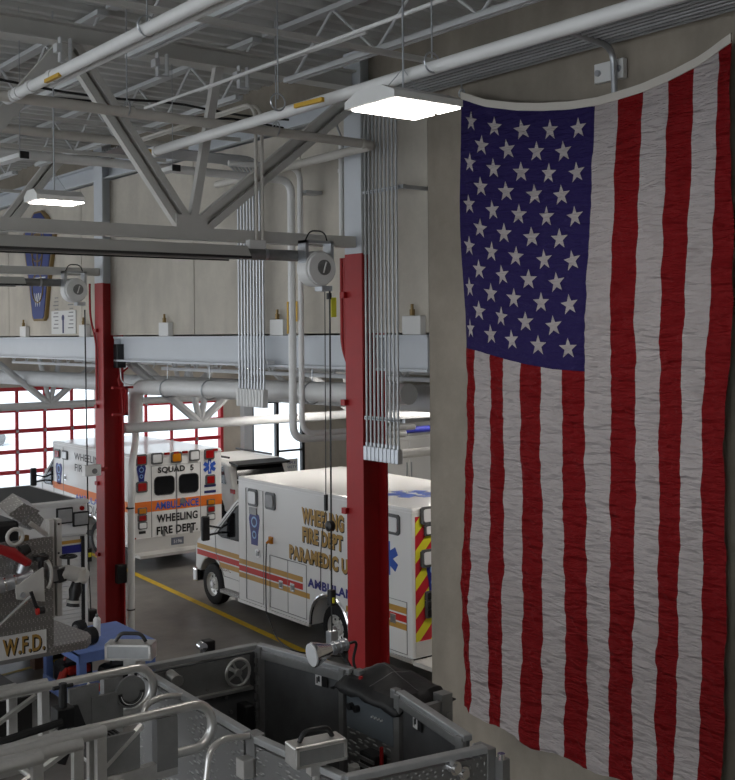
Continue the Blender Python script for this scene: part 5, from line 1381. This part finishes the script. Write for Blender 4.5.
# ================================================================ W.F.D. RIG
YF = 12.0
fe = thing('fire_engine', 'steel engine deck marked W.F.D. with pipes and nozzles at left edge', 'fire engine', (4.5, YF+.6, 0))
F_ = lambda px, py, dy=0: P(px, py, Y=YF+dy)
a, b = F_(52, 536), F_(54, 650)
zt_, zb_ = a.z, F_(30, 656).z
MB().bb(2.4, b.x, YF, YF+.03, zb_, F_(25, 540).z).build('tread_face', M['tread'], fe)
MB().bb(2.4, b.x+.0, YF, YF+1.1, zb_-.04, zb_).build('deck_frame', M['aluD'], fe)
zs_ = F_(52, 646).z
MB().ext([P(50, 647, Z=zs_), P(87, 639.5, Z=zs_), P(91, 635, Z=zs_), P(88, 632, Z=zs_), P(55, 620, Z=zs_), P(48, 621, Z=zs_)], (0, 0, -.10)).build('corner_step', M['tread'], fe, bevel=.008)
# licence style plate W.F.D.
p0, p1 = F_(0, 655), F_(46, 630)
o = MB().bb(p0.x-.5, p1.x, YF-.012, YF, F_(23, 656.5).z, F_(23, 633).z).build('name_plate', M['whitem'], fe)
zl = F_(23, 653).z; hl = F_(23, 636).z-zl
text('W.F.D.', (F_(2, 650).x+.015, YF-.013, zl-.012), (1, 0, 0), (0, 0, 1), M['black'], fe, 'plate_letters_shadow', w=F_(44, 640).x-F_(2, 640).x, h=hl, ext=.002, bold=.04)
text('W.F.D.', (F_(2, 650).x, YF-.013, zl), (1, 0, 0), (0, 0, 1), M['goldl'], fe, 'plate_letters', w=F_(44, 640).x-F_(2, 640).x, h=hl, ext=.005, bold=.02)
# twin upright plates
mb = MB()
for px in (51, 58.5): q = F_(px, 520, .1); mb.bb(q.x-.028, q.x+.028, YF+.08, YF+.20, F_(55, 619).z, F_(55, 521).z)
q = F_(55, 560, .18); mb.bb(q.x-.06, q.x+.06, YF+.18, YF+.24, F_(55, 619).z, F_(55, 523).z)
mb.build('upright_plates', M['steelw'], fe)
mb = MB()
for py in (524, 553, 571): q = F_(58.5, py, .08); mb.disc((q.x, YF+.08, q.z), (0, -1, 0), .012, 8, .01)
mb.build('bolts', M['black'], fe)
# slanted tread lids on top
mb = MB().ext([F_(8, 515, .3), F_(24, 503, .3), F_(40, 511, .3), F_(24, 524, .3)], (.05, .5, .05))
mb.build('tread_lid', M['tread'], fe)
mb = MB().ext([F_(22, 524, .25), F_(36, 511, .25), F_(44, 519, .25), F_(40, 527, .25), F_(30, 530, .25)], (0, .35, 0)); mb.build('tread_lid', M['tread'], fe)
MB().bar(F_(30, 523, .12), F_(47, 535, .12), .04, .05).build('stay_bar', M['alu'], fe)
MB().tube(arc(F_(15, 537, -.05), .085, 0, 6.1, (1, 0, 0), (0, 0, 1), 18), .022, 8, closed=True).build('steel_ring', M['steelw'], fe, smooth=True)
MB().box(F_(24, 538, 0), (.10, .06, .06)).build('brass_fitting', M['brass'], fe, bevel=.01)
MB().bb(2.6, F_(30, 530).x, YF+.3, YF+.9, F_(20, 540).z-.1, F_(20, 525).z).build('dark_equipment_bay', M['black'], fe, bevel=.05)
# pipework
def T(pts, r, mt, nm, n=12, dy=-.12): return MB().tube([F_(a, b, dy) for a, b in pts], r, n).build(nm, M[mt], fe, smooth=True)
T([(-25, 592), (5, 584), (32, 575)], .085, 'galv', 'intake_pipe'); T([(18, 580), (24, 565), (27, 560)], [.05, .06, .075], 'galv', 'pipe_branch')
T([(2, 585), (4, 584.5)], .10, 'chrome', 'pipe_flange'); T([(12, 582), (14, 581.5)], .10, 'chrome', 'pipe_flange')
T([(-12, 545), (12, 553), (26, 562)], [.035, .06, .045], 'red', 'red_nozzle', dy=-.2); T([(26, 562), (30, 563)], [.05, .035], 'red', 'nozzle_tip', dy=-.2)
T([(21, 552), (29, 548)], [.07, .05], 'black', 'valve_cap', dy=-.15); T([(38, 557), (44, 557)], [.03, .05], 'black', 'valve_knob', dy=-.15)
q = F_(41, 557.5, -.15); MB().cyl(q-Vector((0, 0, .02)), q+Vector((0, 0, .02)), .085, 16).cyl(q-Vector((0, 0, .15)), q, .03, 8).build('valve_knob', M['black'], fe, smooth=True)
MB().tube(arc(F_(45, 575, -.18), .16, -1.2, 1.4, (0.45, 0, 0), (0, 0, 1), 12), .022, 8).build('hose_ring', M['steelw'], fe, smooth=True)
T([(48, 573), (62, 574), (70, 570)], [.05, .085, .07], 'steelw', 'monitor_body'); T([(66, 572), (86, 577)], [.085, .08], 'steelw', 'monitor_head'); T([(78, 570), (80, 580)], [.09, .085], 'pipew', 'monitor_cap')
T([(52, 568), (54, 580)], .075, 'dgalv', 'coupling_ring'); T([(58, 568), (60, 581)], .08, 'black', 'coupling_ring')
q = F_(68.5, 556.5, -.12); MB().tube(arc(q, .085, 0, 6.1, (1, 0, 0), (0, 1, 0), 18), .014, 6, closed=True).cyl(q-Vector((0, 0, .14)), q, .016, 8).bar(q-Vector((.08, 0, 0)), q+Vector((.08, 0, 0)), .016, .01).bar(q-Vector((0, .08, 0)), q+Vector((0, .08, 0)), .016, .01).build('monitor_handwheel', M['black'], fe, smooth=True)
T([(77, 580), (75.5, 590), (74, 598), (73, 606)], [.045, .075, .055, .075], 'black', 'hanging_nozzle', 16)
T([(73.6, 600), (73.3, 602.5)], .078, 'steelw', 'nozzle_band', 16)
MB().ext([F_(15, 586, -.2), F_(42.5, 567, -.2), F_(44, 601, -.2), F_(16, 599, -.2)], (0, -.03, 0)).build('grey_gusset', M['steelw'], fe)
MB().disc(F_(22.5, 595, -.24), (0, -1, 0), .03, 12, .02).build('gusset_bolt', M['galv'], fe)
T([(-20, 643), (3, 622), (31, 596)], .022, 'chrome', 'push_rod', dy=-.28); T([(31, 592), (36, 606), (40, 610)], .02, 'black', 'lever', dy=-.3)
T([(37, 611), (44, 610)], .04, 'black', 'lever_knob', dy=-.3); T([(36.5, 611.3), (38.5, 611)], .042, 'sred', 'lever_knob_tip', dy=-.3)
q = P(2, 674, Z=0)
q = Vector((5.05, q.y, 0))
def wheel_big(x, y, r, par):
    MB().cyl((x-.15, y, r), (x+.15, y, r), r, 32).build('tyre', M['rubber'], par, bevel=.04, smooth=True)
    MB().cyl((x+.12, y, r), (x+.17, y, r), r*.55, 24).cyl((x-.17, y, r), (x-.12, y, r), r*.55, 24).build('wheel_hub', M['alu'], par, smooth=True)
wheel_big(q.x, q.y-.2, .52, fe)
MB().bb(2.4, 4.7, YF+.6, q.y+.1, .55, .95).bb(4.6, 5.0, q.y-.3, q.y-.1, .45, .6).build('chassis', M['black'], fe)
q = P(40, 667, Z=0)
MB().box((q.x, q.y, .12), (.24, .2, .24)).build('wheel_chock', M['brown'], label='brown block on the floor between the black tyre and the blue cart', cat='wheel chock')

# ================================================================ WHITE TRUCK AT LEFT
YT = 16.2
G_ = lambda px, py, dy=0: P(px, py, Y=YT+dy)
xr_ = G_(88.5, 560).x; ztop = G_(80, 501).z
tk = thing('rescue_truck', 'white rescue truck with charcoal roof cover, gold and navy stripes, left edge', 'truck', (5.9, YT+1.5, 0))
L_ = P(52, 484.5, Z=ztop).y-YT
zs1 = G_(70, 537).z
MB().bb(4.2, xr_, YT, YT+L_+.25, zs1, ztop).build('upper_body', M['white'], tk, bevel=.05)
MB().bb(4.3, xr_-.0, YT+.10, YT+L_+.2, .45, zs1).build('lower_body', M['white'], tk, bevel=.01)
MB().bb(4.4, xr_-.14, YT+.14, YT+L_, ztop, ztop+.015).build('roof_cover', M['bed'], tk)
MB().bb(4.2, xr_+.0, YT-.02, YT+.12, ztop-.04, ztop+.02).build('rear_lip', M['whitem'], tk, bevel=.01)
for px, py, w, h, lens in ((64, 515.5, .26, .24, 'lclr'), (80.2, 518.5, .26, .22, 'lclr')):
    q = G_(px, py); o = MB().bb(q.x-w/2, q.x+w/2, YT-.04, YT, q.z-h/2, q.z+h/2).build('rear_lamp', M['black'], tk, bevel=.01)
    MB().bb(q.x-w/2+.022, q.x+w/2-.022, YT-.055, YT-.035, q.z-h/2+.022, q.z+h/2-.022).build('lens', M['galvD'], o, bevel=.01)
q = G_(81.5, 508); MB().disc((q.x, YT, q.z), (0, -1, 0), .035, 12, .03).build('red_marker', M['lred'], tk)
dz0 = G_(70, 640).z
q0, q1 = G_(52, 560), G_(83, 560)
mb = MB()
k = 0; z = .55
while z < zs1-.08: mb.bb(4.6, q1.x, YT+.075, YT+.10, z, z+.055); z += .062
mb.build('shutter_door', M['whitem'], tk)
MB().bb(q1.x, q1.x+.05, YT+.05, YT+.10, .5, zs1-.02).build('door_track', M['black'], tk)
MB().bb(q1.x+.05, xr_, YT+.04, YT+.10, .45, zs1).build('corner_trim', M['whitem'], tk)
z_g = G_(72, 543).z; z_n = G_(72, 550).z
MB().bb(4.6, q1.x-.0, YT+.068, YT+.075, z_g-.02, z_g+.03).build('gold_stripe', M['gold'], tk)
MB().bb(4.6, q1.x-.0, YT+.066, YT+.075, z_n-.06, z_n+.06).build('navy_stripe', M['blue'], tk)
MB().bb(4.5, xr_-.1, YT-.15, YT+.1, .38, .46).build('tail_step', M['tread'], tk)
for y in (YT+.9, YT+L_-.5):
    for x in (4.6, xr_-.2): MB().cyl((x-.14, y, .42), (x+.14, y, .42), .42, 28).build('tyre', M['rubber'], tk, smooth=True, bevel=.03)

# ================================================================ BLUE CART
ct = thing('utility_cart', 'blue plastic utility cart with two decks standing before the left red column', 'cart', (6.5, 14.8, 0))
cx0, cx1, cy0, cy1, zc_ = 5.92, 7.05, 14.15, 15.45, .86
MB().bb(cx0, cx1, cy0, cy1, zc_-.05, zc_).bb(cx0, cx1, cy0, cy0+.03, zc_-.14, zc_).bb(cx0, cx0+.03, cy0, cy1, zc_-.14, zc_).bb(cx1-.03, cx1, cy0, cy1, zc_-.14, zc_).bb(cx0, cx1, cy1-.03, cy1, zc_-.14, zc_).build('top_deck', M['cart'], ct, bevel=.012)
MB().bb(cx0+.03, cx1-.03, cy0+.03, cy1-.03, .14, .20).bb(cx0, cx1, cy0, cy0+.03, .10, .30).bb(cx0, cx0+.03, cy0, cy1, .10, .30).bb(cx1-.03, cx1, cy0, cy1, .1, .3).build('lower_deck', M['cart'], ct, bevel=.012)
for x in (cx0+.06, cx1-.06):
    for y in (cy0+.06, cy1-.06):
        MB().box((x, y, .46), (.11, .11, .74)).build('leg', M['cart'], ct, bevel=.015)
        MB().cyl((x-.02, y, .05), (x+.02, y, .05), .05, 14).build('caster', M['black'], ct)
def roll(px, py, lab):
    q = P(px, py, Z=zc_+.12)
    o = thing('black_coil', lab, 'coil', (q.x, q.y, zc_))
    MB().cyl((q.x-.06, q.y, zc_+.12), (q.x+.06, q.y+.03, zc_+.12), .12, 24).build('coil_body', M['rubber'], o, smooth=True, bevel=.02)
    MB().cyl((q.x-.08, q.y, zc_+.12), (q.x-.055, q.y, zc_+.12), .07, 16).build('coil_hub', M['dgalv'], o)
roll(80, 629, 'black coil standing on the blue cart, farther left of the pair')
roll(91, 636, 'black coil standing on the blue cart next to the white bottle')
q = P(97, 636, Z=zc_)
o = thing('white_bottle', 'slim white bottle standing on the blue cart at its back', 'bottle', (q.x, q.y, zc_))
MB().tube([(q.x, q.y, zc_+.001), (q.x, q.y, zc_+.24), (q.x, q.y, zc_+.27)], [.05, .05, .03], 16).build('bottle_body', M['whitem'], o, smooth=True)
MB().cyl((q.x, q.y, zc_+.27), (q.x, q.y, zc_+.31), .02, 10).build('cap', M['dgalv'], o)
# tool bag and clutter
q = P(68, 678, Z=.2)
o = thing('tool_bag', 'black bag with red shell on the lower deck of the blue cart, left', 'bag', (6.2, 15.12, .20))
MB().box((6.24, 15.12, .36), (.46, .40, .32)).build('bag_body', M['blackv'], o, bevel=.07)
MB().box((6.24, 14.94, .42), (.34, .14, .12)).box((6.02, 14.98, .34), (.07, .16, .28), Matrix.Rotation(.4, 3, 'Y')).build('red_shell', M['rbag'], o, bevel=.03)
MB().tube(arc((6.24, 15.12, .50), .13, 0, math.pi, (1, 0, 0), (0, 0, 1), 10), .018, 6).build('bag_handle', M['rbag'], o, smooth=True)
o = thing('duffel_bag', 'black duffel bag on the lower deck of the blue cart, right', 'bag', (6.7, 14.55, .20))
MB().box((6.7, 14.58, .36), (.56, .42, .30)).build('bag_body', M['blackv'], o, bevel=.1)
MB().tube(arc((6.7, 14.58, .49), .14, 0, math.pi, (1, 0, 0), (0, 0, 1), 10), .018, 6).build('bag_handle', M['black'], o, smooth=True)
o = MB().box((6.2, 14.34, .27), (.26, .18, .13)).build('red_box', M['rbag'], bevel=.02, label='small red plastic box at the front of the blue cart lower deck', cat='box')
# ---------------------------------------------------------------- daylight and exposure
w = bpy.data.worlds.new('overcast_sky'); SC.world = w; w.use_nodes = True
w.node_tree.nodes['Background'].inputs['Color'].default_value = (.90, .95, 1.0, 1)
w.node_tree.nodes['Background'].inputs['Strength'].default_value = 2.2
SC.view_settings.view_transform = 'Standard'; SC.view_settings.look = 'None'
SC.view_settings.gamma = 1; SC.view_settings.use_curve_mapping = False; SC.view_settings.exposure = 0.2
